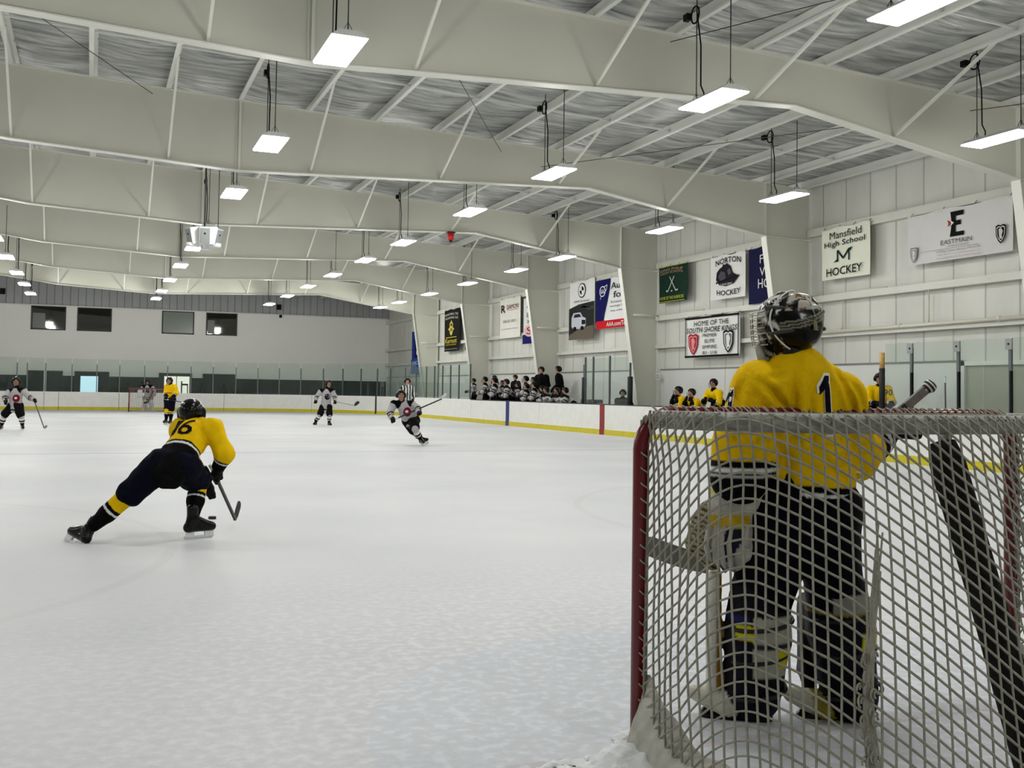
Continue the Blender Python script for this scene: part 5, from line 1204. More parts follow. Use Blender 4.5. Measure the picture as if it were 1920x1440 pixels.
# ---- yellow skater standing in front of the far goal
D = 38.05
J = J2(D, dict(head=(318, 714, 0), shA=(313, 726, .1), shB=(328, 726, -.1), elA=(311, 737, 0), wrA=(311, 744, -.3), elB=(331, 737, -.1), wrB=(324, 745, -.35), hipA=(315, 750, .05), hipB=(322, 750, -.05), knA=(313, 768, -.15), anA=(311.5, 787, 0), toA=(304, 791, -.3), knB=(321, 769, -.1), anB=(320, 788, -.1), toB=(314, 792, -.4)))
ky = yellow_kit(); ky['sock'] = [(0, .30, YEL), (.3, 1.01, BLK), (.36, .42, WHT)]
r3, jm = figure(J, ky, 'yellow skater standing upright before the far goal, stick held level', s=1.0, h=0.02, face=(-0.55, -0.84, 0), crest=None, grips={'B': (1, 0, -.1), 'A': (1, 0, -.1)}, meta={'hem': .84})
decal(jm, [glyph('TIGERS', 0, 0, .2, .05, ink((190, 60, 50)), .02)] if False else [([(-.1, -.03), (.1, -.03), (.1, .02), (-.1, .02)], [(0, 1, 2, 3)], ink((190, 80, 60)))], (J['shA'] + J['shB']) / 2 - (0, 0, .2), unit(np.cross((0, 0, 1), (-.55, -.84, 0))), (0, 0, 1), 'crest', r3)
stick('thin stick held level by the upright yellow skater', ond(308, 748, D - .35), ond(352, 756, D - .3), ond(360, 753, D - .4), curve=0)
# ---- grey skater in the middle
D = 39.4
J = J2(D, dict(head=(618, 717.5, 0), shA=(603, 733, 0), shB=(623, 733, 0), elA=(594, 743, 0), wrA=(592, 751, -.2), elB=(628, 743, 0), wrB=(628, 752, -.25), hipA=(606, 764, 0), hipB=(616, 764, 0), knA=(600, 777, -.1), anA=(592, 791, 0), toA=(587, 796, -.25), knB=(618, 778, -.1), anB=(617, 792, 0), toB=(623, 796, -.25)))
J['head'] = ond(617, 719, D)
r4, _ = figure(J, gk, 'grey skater standing at centre ice with stick held out level', s=1.0, h=0.02, face=(0.0, -1, 0), crest='black', grips={'B': (1, 0, -.1), 'A': (1, 0, 0)})
stick('black stick held out to the right by the standing grey skater', ond(622, 752, D - .3), ond(665, 760.5, D - .3), ond(674, 754, D - .3), curve=0, shaftcol=(150, 150, 150), bh=.1)
# ---- linesman behind the running skater
D = 41.0
J = J2(D, dict(head=(764, 715, 0), shA=(757, 728, 0), shB=(772, 728, 0), elA=(752, 739, 0), wrA=(755, 748, -.2), elB=(777, 739, 0), wrB=(774, 749, -.2), hipA=(760, 757, 0), hipB=(770, 757, 0), knA=(760, 773, -.1), anA=(759, 789, 0), toA=(757, 793, -.25), knB=(770, 773, -.1), anB=(771, 789, 0), toB=(773, 793, -.25)))
def zebra(P, I, T, meta):
    C = np.tile(lin((205, 206, 202)), (len(P), 1)); C[np.sin((P[:, 0] + 0.3 * P[:, 2] * 0) * 62) > 0.15] = lin((24, 24, 26)); return C
kz = dict(jersey=zebra, pants=BLK, sock=[(0, 1.01, BLK)], glove=(30, 30, 32), helmet=BLK)
r5, _ = figure(J, kz, 'linesman in black and white striped shirt behind the running skater', s=1.0, h=0.018, face=(-.1, -1, 0), cage=False)
# ---- running skater leaning, stick across the body
D = 25.55
J = J2(D, dict(head=(752, 741, -.15), shA=(739, 758, -.1), shB=(771, 758, .0), elA=(731, 773, -.15), wrA=(735, 784, -.3), elB=(783, 766, 0), wrB=(785, 773, -.3), hipA=(766, 791, .1), hipB=(776, 788, .1), knA=(779, 808, .1), anA=(791, 823, .1), toA=(795, 829, -.1), knB=(778, 804, -.3), anB=(788, 823, -.1), toB=(798, 831, -.35)))
J['hipA'] = ond(765, 789, D + .1); J['knA'] = ond(776, 810, D + .25); J['anA'] = ond(790, 823, D + .45); J['toA'] = ond(796, 829, D + .4)
r6, _ = figure(J, gk, 'grey skater charging forward in a steep lean, dark shoulders, red crest', s=0.98, h=0.018, face=(-0.15, -1, 0), crest='red', headup=(-.05, -.25, .95), grips={'A': (1, 0, .5), 'B': (1, 0, .5)}, skup={'A': unit(np.array([-.3, .2, .9])), 'B': unit(np.array([-.35, 0, .93]))})
stick('black stick with pale blade carried across by the charging grey skater', ond(736, 788, D - .32), ond(828, 748, D - .1), ond(838, 738.5, D - .1), bladecol=(225, 224, 220), curve=0, shaftcol=(40, 40, 42))
# ================================================================== THE NEAR GOALKEEPER
D = 4.36
def G(u, v, dz=0.0): return ond(u, v, D + dz)
FG = unit(-0.5 * RT + 0.86 * FW); FG[2] = 0; FG = unit(FG); ZU = np.array([0, 0, 1.0]); RG = np.cross(FG, ZU)
RTH = unit([RT[0], RT[1], 0]); FWH = unit([FW[0], FW[1], 0])
gorg = G(1500, 1345); gorg[2] = 0.0
GOAL = empty('person', 'goalkeeper in yellow number 1 jersey and dark pants, standing before the near goal', 'person', gorg)
head = G(1480, 604, 0.02); shL = G(1424, 727, -0.03); shR = G(1574, 745, 0.05); elL = G(1392, 846, -0.07); wrL = G(1372, 930, -0.03); elR = G(1600, 856, 0.10); wrR = G(1650, 812, 0.30)
hipL = G(1470, 962); hipR = G(1542, 958, 0.02); knL = G(1424, 1120, 0.0); knR = G(1566, 1108, 0.05); anL = G(1412, 1300, -0.02); anR = G(1594, 1304, 0.0)
sm = (shL + shR) / 2; hm = (hipL + hipR) / 2; HF = unit(-0.80 * RTH + 0.58 * FWH - 0.08 * ZU)
bp = head_prims(head, HF, ZU, 1.0) + [cap(head - ZU * 0.06, 0.06, sm, 0.07), cap(sm, 0.12, hm, 0.12, FG, 1.3), cap(shL, 0.06, elL, 0.05), cap(shR, 0.06, elR, 0.05), cap(elL, 0.045, wrL, 0.032), cap(elR, 0.045, wrR, 0.032), cap(wrL, 0.03, wrL - ZU * 0.07, 0.03), cap(wrR, 0.03, wrR + RTH * 0.06, 0.03),
      cap(hipL, 0.09, knL, 0.06), cap(hipR, 0.09, knR, 0.06), cap(knL, 0.055, anL, 0.04), cap(knR, 0.055, anR, 0.04)]
sdf('body', bp, 0.016, 0.02, colfn=lambda P, I, T: np.where((I == 6)[:, None], np.array(lin((22, 22, 24))), face_col(head, HF, ZU, 1.0)(P, I, T)), material=M_BODY, parent=GOAL)
# jersey
def G2(u, v, dz=0): return G(u, v, dz)
low = G(1528, 905, 0.0); top = G(1494, 742, 0.02)
pr = [cap(top, 0.185, low, 0.178, FG, 1.22), cap(shL, 0.103, shR, 0.103), ell(G(1502, 715, 0.02), (0.17, 0.12, 0.125), RTH, FWH), cap(G(1498, 678, 0.02), 0.085, G(1490, 664, 0.03), 0.07),
      cap(shL, 0.105, G(1394, 830, -0.06), 0.122), cap(G(1394, 830, -0.06), 0.122, G(1388, 893, -0.06), 0.118), cap(shR, 0.103, elR, 0.098), cap(elR, 0.098, wrR, 0.08)]
role = [0, 4, 4, 3, 1, 2, 1, 2]
zs = lambda y, x=1400: G(x, y)[2]
def gj(P, I, T):
    C = np.tile(lin(YEL), (len(P), 1)); sl = (I == 5) | ((I == 4) & (P[:, 2] < zs(850)))
    lat = (P - gorg) @ RTH
    left = sl & (P[:, 2] < zs(862)); C[left] = lin((7, 8, 14)); C[left & (P[:, 2] < zs(873)) & (P[:, 2] > zs(881))] = lin(WHT); C[left & (P[:, 2] < zs(886)) & (P[:, 2] > zs(890))] = lin((190, 190, 186))
    tr = (I == 0) | (I == 2); hz = P[:, 2] + 0.05 * (((P - low) @ RTH)) ; zl = zs(908, 1528)
    C[tr & (hz < zl)] = lin((7, 8, 14)); C[tr & (hz < zl - 0.028) & (hz > zl - 0.042)] = lin(WHT)
    rr = (I == 7) & (T > .45); C[rr] = lin((7, 8, 14)); C[(I == 7) & (T > .6) & (T < .7)] = lin(WHT)
    C[(I == 3) & (T > 0.75)] = lin((30, 30, 34)); return C
def _q(u, v): p = G(u, v); return np.array([(p - gorg) @ RTH, p[2]])
FOLDS = [([(1442, 668), (1446, 700)], .012, .016), ([(1482, 692), (1474, 728), (1470, 790), (1468, 850)], .026, .020), ([(1412, 716), (1440, 742), (1474, 786)], .020, .014), ([(1404, 740), (1428, 790), (1452, 840)], .016, .014), ([(1506, 706), (1500, 740), (1502, 800), (1512, 860)], .016, .016),
    ([(1552, 676), (1574, 716), (1598, 776), (1600, 830)], .020, .013), ([(1580, 700), (1606, 742), (1624, 790)], .016, .012), ([(1390, 700), (1374, 742), (1370, 800)], .014, .013), ([(1452, 820), (1462, 868), (1474, 920)], .022, .018), ([(1500, 830), (1536, 872), (1580, 900)], .018, .015),
    ([(1590, 830), (1560, 862), (1520, 880)], .018, .015), ([(1350, 800), (1372, 830), (1400, 846)], .012, .012), ([(1540, 700), (1545, 735)], .010, .012), ([(1460, 700), (1430, 712)], .012, .012), ([(1490, 905), (1540, 918), (1590, 905)], .010, .010)]
FOLDS = [([_q(*p) for p in pl], d, w) for pl, d, w in FOLDS]
def gfold(P):
    X = np.stack([(P - gorg) @ RTH, P[:, 2]], 1); y = (P - gorg) @ FWH; out = np.zeros(len(P)); side = np.clip((0.10 - y) / 0.10, 0, 1)
    for pl, d, w in FOLDS:
        best = np.full(len(P), 9.0); wt = np.zeros(len(P)); n = len(pl) - 1
        for i in range(n):
            p0, p1 = pl[i], pl[i + 1]; ab = p1 - p0; t = np.clip(((X - p0) @ ab) / (ab @ ab), 0, 1); dd = np.linalg.norm(X - p0 - t[:, None] * ab, axis=1)
            m = dd < best; best[m] = dd[m]; wt[m] = np.sin(np.pi * np.clip((i + t[m]) / n, 0.06, 0.94))
        out += side * d * wt * (np.exp(-(best / w) ** 2) - 0.42 * np.exp(-((best - 2.1 * w) / (1.1 * w)) ** 2))
    nz = np.array([mno.noise(Vector((a * 8, b * 5, c * 6))) for a, b, c in zip(X[:, 0], X[:, 1], y)])
    return out + 0.012 * nz
GJ = sdf('jersey', pr, 0.0095, 0.035, cuts=[(G(1388, 903, -0.06), -ZU + RTH * 0.02)] if False else [(G(1528, 938), -ZU + RTH * 0.12)], colfn=gj, parent=GOAL, disp=gfold)
# numbers
one = [(-.5, .30), (-.06, .5), (.28, .5), (.28, -.5), (-.14, -.5), (-.14, .26), (-.5, .16)]
def oneg(x, y, w, h, m, g=0.0): return ([(x + a * (w + g) , y + b * (h + g)) for a, b in one], [tuple(range(len(one)))], m)
nb = unit(-FWH * 0.93 + RTH * 0.3); rb = unit(RTH - nb * (RTH @ nb)); ub = unit(ZU - RTH * 0.06)
decal(GJ, [oneg(0, 0, .075, .235, M_WHITEI, .022), oneg(0, 0, .075, .235, M_NAVYI)], G(1517, 759), rb, ub, 'back_number', GOAL)
nb = unit(-FWH * 0.85 - RTH * 0.4); rb = unit(RTH - nb * (RTH @ nb)); ub = unit(ZU + RTH * 0.28)
decal(GJ, [oneg(0, 0, .05, .15, M_WHITEI, .018), oneg(0, 0, .05, .15, M_NAVYI)], G(1378, 770), rb, ub, 'sleeve_number', GOAL)
# pants
sdf('pants', [cap(hipL, 0.152, hipR, 0.152), cap(hm - (0, 0, -0.08), 0.17, hm, 0.17, FG, 1.15), cap(hipL, 0.15, knL, 0.128), cap(hipR, 0.152, knR, 0.125)], 0.013, 0.035, colfn=colour((7, 8, 16)), parent=GOAL, disp=folds(7, 0.02, (1, 1, .6)))
sb = MB(); q = G(1605, 893, 0.0); sb.tube([q + RTH * 0.028 * math.cos(t) + ZU * 0.018 * math.sin(t) for t in np.linspace(0, 6.28, 12, endpoint=False)], 0.004, M_WHITEM, 6, closed=True); part(sb, 'pants_buckle', GOAL)
# leg pads
PN = unit(-0.985 * RTH + 0.17 * FWH); PW = np.cross(PN, ZU)
def pad(kn, an, cx, ytop, ybot, dz, which):
    c = G(cx, (ytop + ybot) / 2, dz); hh = abs(G(cx, ytop, dz)[2] - G(cx, ybot, dz)[2]) / 2
    ax = unit(an - kn)
    toe0 = an - ZU * 0.05 + PN * 0.10; toe1 = an - ZU * 0.01 + PN * 0.235
    pr = [rbox(c, (0.030, 0.135, hh), 0.028, PN, PW), cap(kn + ax * -0.02, 0.124, kn + ax * 0.16, 0.138), cap(kn + ax * 0.16, 0.138, an - ZU * 0.0, 0.112), cap(toe0, 0.07, toe1, 0.036, ZU, 1.15)]
    zc = lambda y: G(1500, y)[2]
    def cf(P, I, T):
        C = np.tile(lin((9, 10, 24)), (len(P), 1)); q = (P - c) @ PN; lat = (P - an) @ RTH; z = P[:, 2]
        m = I == 0; C[m & (q > -0.012)] = lin((206, 206, 194) if which == 'A' else (9, 10, 24)); C[m & (q <= -0.012)] = lin((150, 112, 36) if which == 'A' else (9, 10, 24))
        m = (I == 3); C[m] = lin((210, 208, 190)); C[m & (z < toe0[2] - 0.035)] = lin((24, 24, 28))
        m = (I == 1) | (I == 2)
        if which == 'A':
            C[m & (z < zc(1150)) & (z > zc(1255)) & (lat > -0.03)] = lin((168, 166, 152)); C[m & (z < zc(1196)) & (z > zc(1204)) & (lat > -0.03)] = lin((40, 40, 44))
            C[m & (z < zc(1165)) & (z > zc(1190)) & (lat > -0.09) & (lat < -0.02)] = lin((212, 200, 20)); C[m & (z < zc(1207)) & (z > zc(1240)) & (lat > 0.07)] = lin((196, 184, 20)); C[m & (z < zc(1150)) & (z > zc(1158)) & (lat < -.04)] = lin((30, 30, 90))
        else:
            C[m & (z < zc(1108)) & (z > zc(1142)) & (lat > -0.1)] = lin((150, 150, 142)); C[m & (z < zc(1180)) & (z > zc(1207)) & (lat > 0.02)] = lin((206, 194, 24)); C[m & (z < zc(1208)) & (z > zc(1225)) & (lat > 0.05)] = lin((170, 168, 156))
            C[m & (z < zc(1143)) & (z > zc(1148))] = lin((160, 130, 50)); C[(I == 3) & (lat > -0.16)] = lin((176, 160, 60))
        return C
    o = sdf('leg_pad', pr, 0.0115, 0.012, colfn=cf, material=M_LEATHER, parent=GOAL, disp=folds(16, 0.006, (1, 1, 1)))
    g = MB()
    for y in ((1165, 1225, 1290) if which == 'A' else (1150, 1215, 1290)):
        z = G(1500, y)[2]; t = (kn[2] - z) / (kn[2] - an[2]); cc = kn + (an - kn) * t; cc = np.array([cc[0], cc[1], z]); rr = 0.139 if t < .5 else 0.129
        g.tube([cc + (RTH * math.cos(a) + FWH * math.sin(a)) * rr + ZU * 0.02 * math.sin(a * 1 + 1) for a in np.linspace(-2.6, 0.6, 16)], 0.0085, M_PAD, 6)
    st = g.build('pad_strap'); st.parent = o
    make_skate(GOAL, an - ZU * 0.01 + np.array([0, 0, -0.02]), an + PN * 0.3 - ZU * 0.03, 1.0, 0.012)
pad(knL, anL, 1338, 1066, 1282, 0.10, 'A')
pad(knR, anR, 1512, 1120, 1280, 0.20, 'B')
# catching glove
def cgc(P, I, T):
    C = np.tile(lin((188, 186, 176)), (len(P), 1)); lat = (P - wrL) @ RTH; z = P[:, 2]; zz = lambda y: G(1360, y)[2]
    for a, b in ((903, 909), (916, 926)): C[(z < zz(a)) & (z > zz(b)) & (lat < 0.06)] = lin((196, 186, 40))
    C[(z < zz(962)) & (z > zz(984)) & (lat < 0.07)] = lin((200, 168, 30))
    C[(z < zz(985)) & (z > zz(1052)) & (lat > -0.085) & (lat < 0.03) & (np.abs(lat - (z - zz(1015)) * 0.45 + .02) < 0.045)] = lin((22, 30, 48))
    lace = (I >= 5) | ((lat < -0.10)); k = np.sin(P[:, 2] * 260 + lat * 120) > 0.2; C[lace] = lin((150, 140, 104)); C[lace & k] = lin((58, 50, 36)); return C
pr = [rbox(G(1388, 930, -0.02), (0.115, 0.075, 0.062), 0.035, RTH, FWH), ell(G(1350, 1000, -0.01), (0.115, 0.095, 0.115), RTH, FWH), ell(G(1384, 1025, 0.0), (0.062, 0.08, 0.105), RTH, FWH), cap(G(1330, 960, 0), .05, G(1372, 960, 0), .055), cap(G(1395, 960, -.05), 0.032, G(1402, 1040, -.06), 0.03),
      cap(G(1312, 975, .02), 0.036, G(1302, 1020, .03), 0.034), cap(G(1302, 1020, .03), 0.034, G(1335, 1055, .02), 0.034)]
CG = sdf('catching_glove', pr, 0.009, 0.022, colfn=cgc, material=M_LEATHER, parent=GOAL, disp=folds(22, 0.006, (1, 1, 1)))
g = MB()
for k in range(5):       # finger rolls across the back of the glove, thumb apart
    u0 = 1330 + 14 * k if k < 4 else 1404
    y1 = (1050, 1060, 1066, 1070, 1035)[k]
    g.tube([G(u0, 985, -0.09), G(u0 - 6, 1020, -0.10), G(u0 - 2, y1 - 10, -0.085), G(u0 + 4, y1, -0.05)], [0.010, 0.012, 0.012, 0.008], mat('glove_finger_roll', (176, 174, 164), 0.6, noise=0.2), 8)
st = g.build('finger_rolls'); st.parent = CG
# blocker on the far right hand
bc = G(1664, 812, 0.33)
BL = sdf('blocker', [rbox(bc + ZU * 0.01, (0.125, 0.10, 0.028), 0.02, unit(RTH - ZU * 0.08), FWH), cap(wrR, 0.06, bc, 0.05)], 0.011, 0.02, colfn=lambda P, I, T: np.where(((P[:, 2] > bc[2] + 0.012) & (I == 0))[:, None], np.array(lin((150, 150, 142))), np.array(lin((20, 21, 26)))), material=M_LEATHER, parent=GOAL)
hand_glove(GOAL, elR, wrR + RTH * 0.01, unit(G(1750, 718, .28) - G(1500, 925, .25)), 1.0, 0.011, (24, 24, 28))
# mask
u = unit(ZU - HF * (ZU @ HF)); r = np.cross(HF, u)
def mc(P, I, T):
    q = P - head; a = q @ HF; b = q @ u; c = q @ r; C = np.tile(lin((7, 7, 8)), (len(P), 1)); n = np.array([mno.noise(Vector(p * 26)) for p in q]); n2 = np.array([mno.noise(Vector((p[0] * 60, p[1] * 60, p[2] * 34))) for p in q])
    f = a > 0.0; C[f & (n > -0.1)] = lin((120, 116, 104)); C[f & (n > 0.1)] = lin((212, 210, 202)); C[f & (n2 > .3)] = lin((20, 20, 20))
    C[(~f) & (b > 0.035) & (a < -0.03) & (n > -0.12)] = lin((176, 174, 160)); C[(~f) & (b > 0.035) & (a < -.03) & (n2 > .3)] = lin((120, 84, 60))
    for k in range(3): C[(~f) & (np.abs(b - 0.028 + 0.014 * k - c * .35) < 0.0035)] = lin((130, 128, 112))
    return C
pr = [ell(head + u * 0.004, (0.118, 0.142, 0.124), r, HF), ell(head - HF * 0.045 - u * 0.02, (0.10, 0.085, 0.105), r, HF), cap(head + HF * 0.09 - u * 0.085, 0.05, head + HF * 0.03 - u * 0.10, 0.06)]
MK = sdf('goalie_mask', pr, 0.006, 0.018, cuts=[(head + HF * 0.115 - u * 0.01, HF)], colfn=mc, material=M_SHELL, parent=GOAL, disp=sfolds([(70, 0, 40, 0, 1), (0, 60, 70, 1, 1)], 0.0018))
g = MB()     # white edge of the shell, cage and straps
g.tube([head + HF * (0.005 + 0.03 * math.cos(t * 2)) + (r * 0.121 * math.cos(t) + u * 0.128 * math.sin(t)) for t in np.linspace(0, 2 * math.pi, 40, endpoint=False)], 0.0042, M_WHITEM, 6, closed=True); e = g.build('shell_edge'); e.parent = MK
g = MB(); cc = head + HF * 0.05 - u * 0.015
for k in range(7):
    z = 0.062 - k * 0.023; w_ = 0.112 * math.sqrt(max(0.1, 1 - (z / 0.13) ** 2)); g.tube([cc + r * (w_ * math.sin(t)) + HF * (0.112 * math.cos(t)) + u * z for t in np.linspace(-1.45, 1.45, 11)], 0.0032, M_CAGEW, 5)
for t in (-1.1, -0.75, -0.4, 0.4, 0.75, 1.1, 0): g.tube([cc + r * (0.112 * math.sin(t) * math.sqrt(max(0.1, 1 - (z / 0.13) ** 2))) + HF * (0.112 * math.cos(t)) + u * z for z in np.linspace(0.062, -0.076, 7)], 0.0032, M_CAGEW, 5)
e = g.build('mask_cage'); e.parent = MK
g = MB()
for (p_, q_) in (((0.06, 0.06), (-0.06, 0.03)), ((0.05, -0.05), (-0.07, -0.04))):
    for sg in (-1, 1): g.tube([head + HF * (0.05) + r * sg * 0.115 + u * p_[1], head - HF * 0.05 + r * sg * 0.10 + u * (p_[1] + q_[1]) / 2, head - HF * 0.135 + r * sg * 0.03 + u * q_[1]], 0.008, mat('mask_strap', (60, 60, 52), 0.7), 6)
e = g.build('mask_straps'); e.parent = MK
g = MB(); g.obox(head - HF * 0.128 - u * 0.03 + r * -0.045, unit(r), u, HF, 0.018, 0.02, 0.004, mat('strap_tab', (128, 122, 84), 0.6)); e = g.build('strap_tab'); e.parent = MK
sdf('throat_guard', [rbox(head + HF * 0.11 - u * 0.145, (0.085, 0.012, 0.065), 0.011, r, HF)], 0.007, 0.01, colfn=colour((168, 172, 170)), material=M_SHELL, parent=GOAL, disp=sfolds([(60, 10, 60, 0, 1)], 0.004))
nb = unit(-FWH * 0.8 - RTH * 0.45 + ZU * 0.35); rb = unit(np.cross(ZU, nb)); V_, F_ = text_mesh('MNGH', .03)
decal(MK, [([(a * .095, b * .034) for a, b in V_], F_, ink((205, 203, 196)))], G(1448, 569), unit(rb + ZU * 0.1), np.cross(nb, rb), 'mask_lettering', GOAL, lift=0.003)
# goalkeeper stick
butt = G(1747, 721, 0.30); heel = G(1347, 1060, 0.27); tip = G(1206, 1020, 0.27); d = unit(heel - butt); L = np.linalg.norm(heel - butt); n = unit(np.cross(d, tip - heel)); wv = np.cross(n, d)
S = empty('hockey_stick', 'goalkeeper stick with striped knob top right, blade at the left post', 'hockey stick', heel)
M_GS = mat('goal_stick_grey', (118, 120, 112), 0.45, noise=0.15, nscale=20); M_GT = mat('grip_tape_dark', (34, 36, 38), 0.7, noise=0.3, nscale=60)
g = MB(); g.bar(butt + d * 0.03, butt + d * 0.15, 0.036, 0.028, mat('grip_tape_grey', (122, 120, 112), .7, noise=.25, nscale=40), n); part(g, 'grip', S, 'grey taped grip')
g = MB(); g.bar(butt + d * 0.15, butt + d * 0.52, 0.034, 0.026, M_GT, n); part(g, 'shaft', S)
g = MB(); g.prism([butt + d * 0.52 - wv * 0.016 - n * .012, butt + d * 0.60 - wv * 0.042 - n * .012, heel - wv * 0.043 - n * .012, heel + wv * 0.043 - n * .012, butt + d * 0.60 + wv * 0.042 - n * .012, butt + d * 0.52 + wv * 0.016 - n * .012], n * 0.024, M_GS); part(g, 'paddle', S)
b_ = unit(tip - heel); ub = unit(-d + b_ * (d @ b_)); vs = []; N_ = 14
for i in range(N_ + 1):
    q = i / N_; p = heel + (tip - heel) * (q * 1.02 - 0.02) + FWH * (0.05 * q * q) - ub * 0.012 * math.sin(q * 3.1); hh = 0.086 * (1 if q < .85 else math.sqrt(max(.1, 1 - ((q - .85) / .16) ** 2)))
    for a, b in ((-.5, -1), (.5, -1), (.5, 1), (-.5, 1)): vs.append(p + ub * hh * a + n * 0.010 * b)
g = MB(); g.add(vs, [(i * 4 + k, i * 4 + (k + 1) % 4, i * 4 + 4 + (k + 1) % 4, i * 4 + 4 + k) for i in range(N_) for k in range(4)] + [(3, 2, 1, 0), (N_ * 4, N_ * 4 + 1, N_ * 4 + 2, N_ * 4 + 3)], M_GS); part(g, 'blade', S)
KW = mat('tape_white', (225, 224, 218), 0.7)
for i in range(7):
    a = butt - d * 0.012 + d * 0.0075 * i; rr = 0.027 * math.sin(0.55 + i * 0.36) + 0.004; g = MB(); g.tube([a, a + d * 0.0085], rr, (KW, M_GT)[i % 2], 14)
    if i == 0: kb = g
    else: kb.add(g.v, g.f, g.mats[0], True)
part(kb, 'butt_knob', S, 'black and white wound tape knob')
# ================================================================== THE BENCHES
def proto(kit, mode, label, coach=False):
    """a figure standing at the origin, facing -X (towards the ice); mode up, lean or low"""
    T = {'up': 1.0, 'lean': .95, 'low': .8}[mode]
    hz = {'up': 1.56, 'lean': 1.40, 'low': 1.18}[mode]; dx = {'up': 0.0, 'lean': -0.14, 'low': -0.22}[mode]
    hipz = {'up': .9, 'lean': .85, 'low': .70}[mode]; shz = hz - 0.25; wz = {'up': 0.98, 'lean': .93, 'low': .92}[mode]
    J = dict(head=(dx - .03, 0, hz), shA=(dx, -.19, shz), shB=(dx, .19, shz), elA=(dx - .12, -.27, shz - .27), elB=(dx - .12, .27, shz - .27), wrA=(-.36, -.16, wz), wrB=(-.36, .14, wz + .02), hipA=(.05, -.1, hipz), hipB=(.05, .1, hipz), knA=(-.05 if mode != 'low' else -.22, -.12, .48), knB=(-.05 if mode != 'low' else -.22, .12, .48), anA=(.03, -.13, .12), anB=(.03, .13, .12), toA=(-.2, -.15, .05), toB=(-.2, .15, .05))
    if coach: J.update(elA=(.02, -.27, shz - .28), elB=(.0, .27, shz - .28), wrA=(-.14, -.18, shz - .42), wrB=(-.14, .16, shz - .42))
    r, jm = figure(J, kit, label, s=0.97, h=0.026, face=(-1, 0, 0), headup=(-.1, 0, 1), crest=None, cage=not coach, base=(0, 0, 0))
    return r
def white_busy(P, I, T, meta):
    C = np.tile(lin((176, 174, 172)), (len(P), 1)); R = meta['role'][I]
    C[R == 4] = lin(BLK); C[R == 3] = lin(BLK); m = (R == 1) | (R == 2); t = T[m]; c = C[m]; c[(t > .3) & (t < .45)] = lin(BLK); c[(t > .55) & (t < .7)] = lin((30, 20, 24)); C[m] = c
    m = (R == 0) & (np.linalg.norm((P - np.array([P[:, 0].min(), 0, 1.05])) * [0, 1, 1], axis=1) < .09); C[m] = lin((26, 18, 22)); m = (R == 0) & (T > .75); C[m] = lin(BLK); return C
kb = dict(jersey=white_busy, pants=BLK, sock=gk['sock'], glove=(28, 18, 22), helmet=BLK, cuff=(200, 198, 194))
ky2 = yellow_kit(); ky2['cuff'] = None
def jacket(P, I, T, meta): return np.tile(lin((8, 8, 9)), (len(P), 1))
kc = dict(jersey=jacket, pants=(24, 24, 26), sock=[(0, 1.01, BLK)], glove=(26, 24, 24), helmet=(16, 16, 16))
PROT = {}
def person_at(kind, kit, mode, x, u, v, label, group, coach=False, yaw=0.0):
    P = onx(u, v, x); fl = 0.46 if (x > 16.15 and P[1] > 33.5) else 0.19; key = kind + mode
    hz = {'up': 1.56, 'lean': 1.40, 'low': 1.18}[mode]
    sc = float(np.clip((P[2] - fl) / hz, .84, 1.22))
    if key not in PROT:
        PROT[key] = proto(kit, mode, label, coach); o = PROT[key]; o.location = (x, P[1], fl); o.rotation_euler = (0, 0, yaw); o.scale = (sc,) * 3; o['label'] = label; o['group'] = group
        for ch in o.children: pass
        return o
    return dup(PROT[key], (x, P[1], fl), yaw, label, group, sc)
WB = [('white', 'up', 16.4, 889, 714, 'grey jersey player leaning over the boards at the left end of the far bench'), ('white', 'up', 16.05, 910.5, 712, 'helmeted bench player in grey, second from the left on the far bench'),
      ('white', 'up', 16.3, 928, 709, 'taller bench player in grey standing third from the left end'), ('white', 'lean', 16.0, 936, 714, 'leaning grey bench player just left of the blue stripe'), ('white', 'lean', 16.4, 948, 718, 'grey bench player bending right above the blue stripe'),
      ('white', 'lean', 15.98, 957.5, 717, 'grey bench player with dark gloves hanging over the blue stripe'), ('white', 'up', 16.05, 987, 711, 'grey bench player right of the jacketed coach at the blue stripe'), ('white', 'up', 16.3, 1001, 712, 'grey bench player in the middle of the far bench'),
      ('white', 'lean', 15.98, 995, 725, 'grey bench player crouched forward in the middle of the bench'), ('white', 'lean', 16.2, 976, 722, 'grey bench player half hidden left of the bench middle'), ('white', 'lean', 16.0, 1010, 722, 'grey bench player leaning below the bareheaded coach'),
      ('white', 'lean', 15.98, 1024, 729, 'grey bench player right of the seam in the boards'), ('white', 'low', 16.1, 1036, 732, 'grey bench player low over the boards left of the capped coach'), ('white', 'low', 16.1, 1053, 733, 'grey bench player low over the boards below the capped coach'), ('white', 'low', 16.1, 1073, 733, 'lone grey bench player at the right end of the far bench')]
for kind, mode, x, u_, v_, lab in WB: person_at(kind, kb, mode, x, u_, v_, lab, 'grey team players on the far bench', yaw=random.uniform(-.5, .5))
person_at('coach', kc, 'up', 16.9, 967, 708, 'coach in dark jacket standing behind the blue stripe bench', 'coaches on the far bench', True, .3)
person_at('coach', kc, 'up', 16.3, 1016, 694, 'tall dark haired coach in black jacket at the right of the bench', 'coaches on the far bench', True, .5)
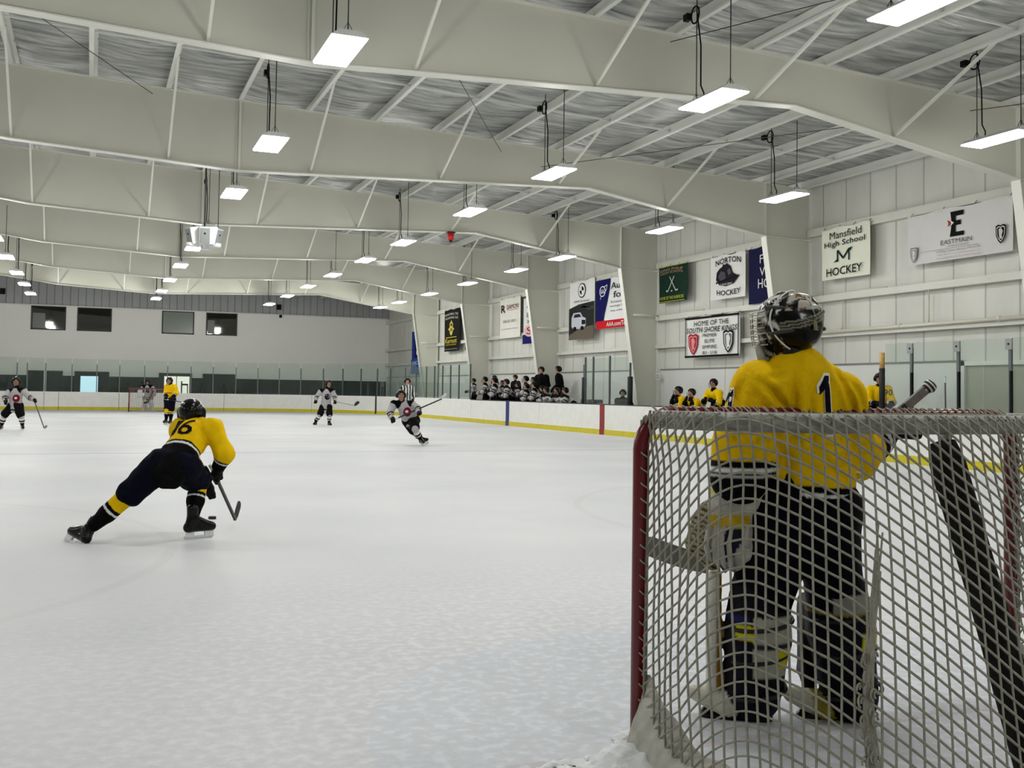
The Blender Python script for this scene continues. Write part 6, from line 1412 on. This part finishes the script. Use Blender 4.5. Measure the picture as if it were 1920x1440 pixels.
person_at('coach', kc, 'up', 16.95, 1048, 693, 'coach in black coat and cap at the far bench right end', 'coaches on the far bench', True, -.6)
person_at('coach', kc, 'low', 16.3, 1172, 737, 'person in black cap and coat seated at the timekeeper table', None, True, .8)
for kind, mode, x, u_, v_, lab in [('yellow', 'low', 16.1, 1288, 733, 'leftmost yellow bench player peering over the boards'), ('yellow', 'low', 16.1, 1310.5, 737, 'second yellow bench player from the left, low over the boards'), ('yellow', 'lean', 16.25, 1346, 719, 'yellow bench player standing tall beside the goalie sleeve')]:
    person_at(kind, ky2, mode, x, u_, v_, lab, 'yellow team players on the near bench', yaw=random.uniform(-.3, .3))
p90 = person_at('yellow', ky2, 'up', 16.3, 1648, 710, 'yellow bench player number 90 behind the padded tan topped post', 'yellow team players on the near bench', yaw=1.1)
P = onx(1665.5, 736, 16.3); P = P - unit(P - CAM) * 0.30; vd = unit([P[0], P[1], 0])
fl = Flat(P, (vd[1], -vd[0], 0), (0, 0, 1), 0.0); fl.text('90', 0, 0, .17, .13, M_NAVYI, bold=.03); o = fl.mb.build('sleeve_number'); o.parent = p90; o.matrix_parent_inverse = (Matrix.LocRotScale(p90.location, p90.rotation_euler, p90.scale)).inverted()
# gear on the boards and in the boxes
M_BAG = mat('black_bag', (22, 22, 24), 0.7)
P = onx(1108, 748, 16.0); g = MB(); g.box((15.75, P[1] - .3, 0.99), (16.3, P[1] + .3, 1.12), mat('timekeeper_table', (70, 74, 74), .5)); g.box((15.8, P[1] - .28, 0.15), (15.85, P[1] - .23, 0.99), M_DARK); g.box((16.2, P[1] + .2, 0.15), (16.25, P[1] + .25, 0.99), M_DARK)
tag(g.build('timekeeper_table'), 'low grey table behind the timekeeper glass', 'table')
stick('dark stick standing against the white wall panel beside a glass post', np.array([17.35, onx(1772, 705, 17.35)[1], onx(1772, 705, 17.35)[2]]), np.array([17.2, onx(1774, 760, 17.2)[1], 0.25]), np.array([17.2, onx(1774, 760, 17.2)[1] - .28, 0.24]), curve=0, shaftcol=(26, 27, 28))
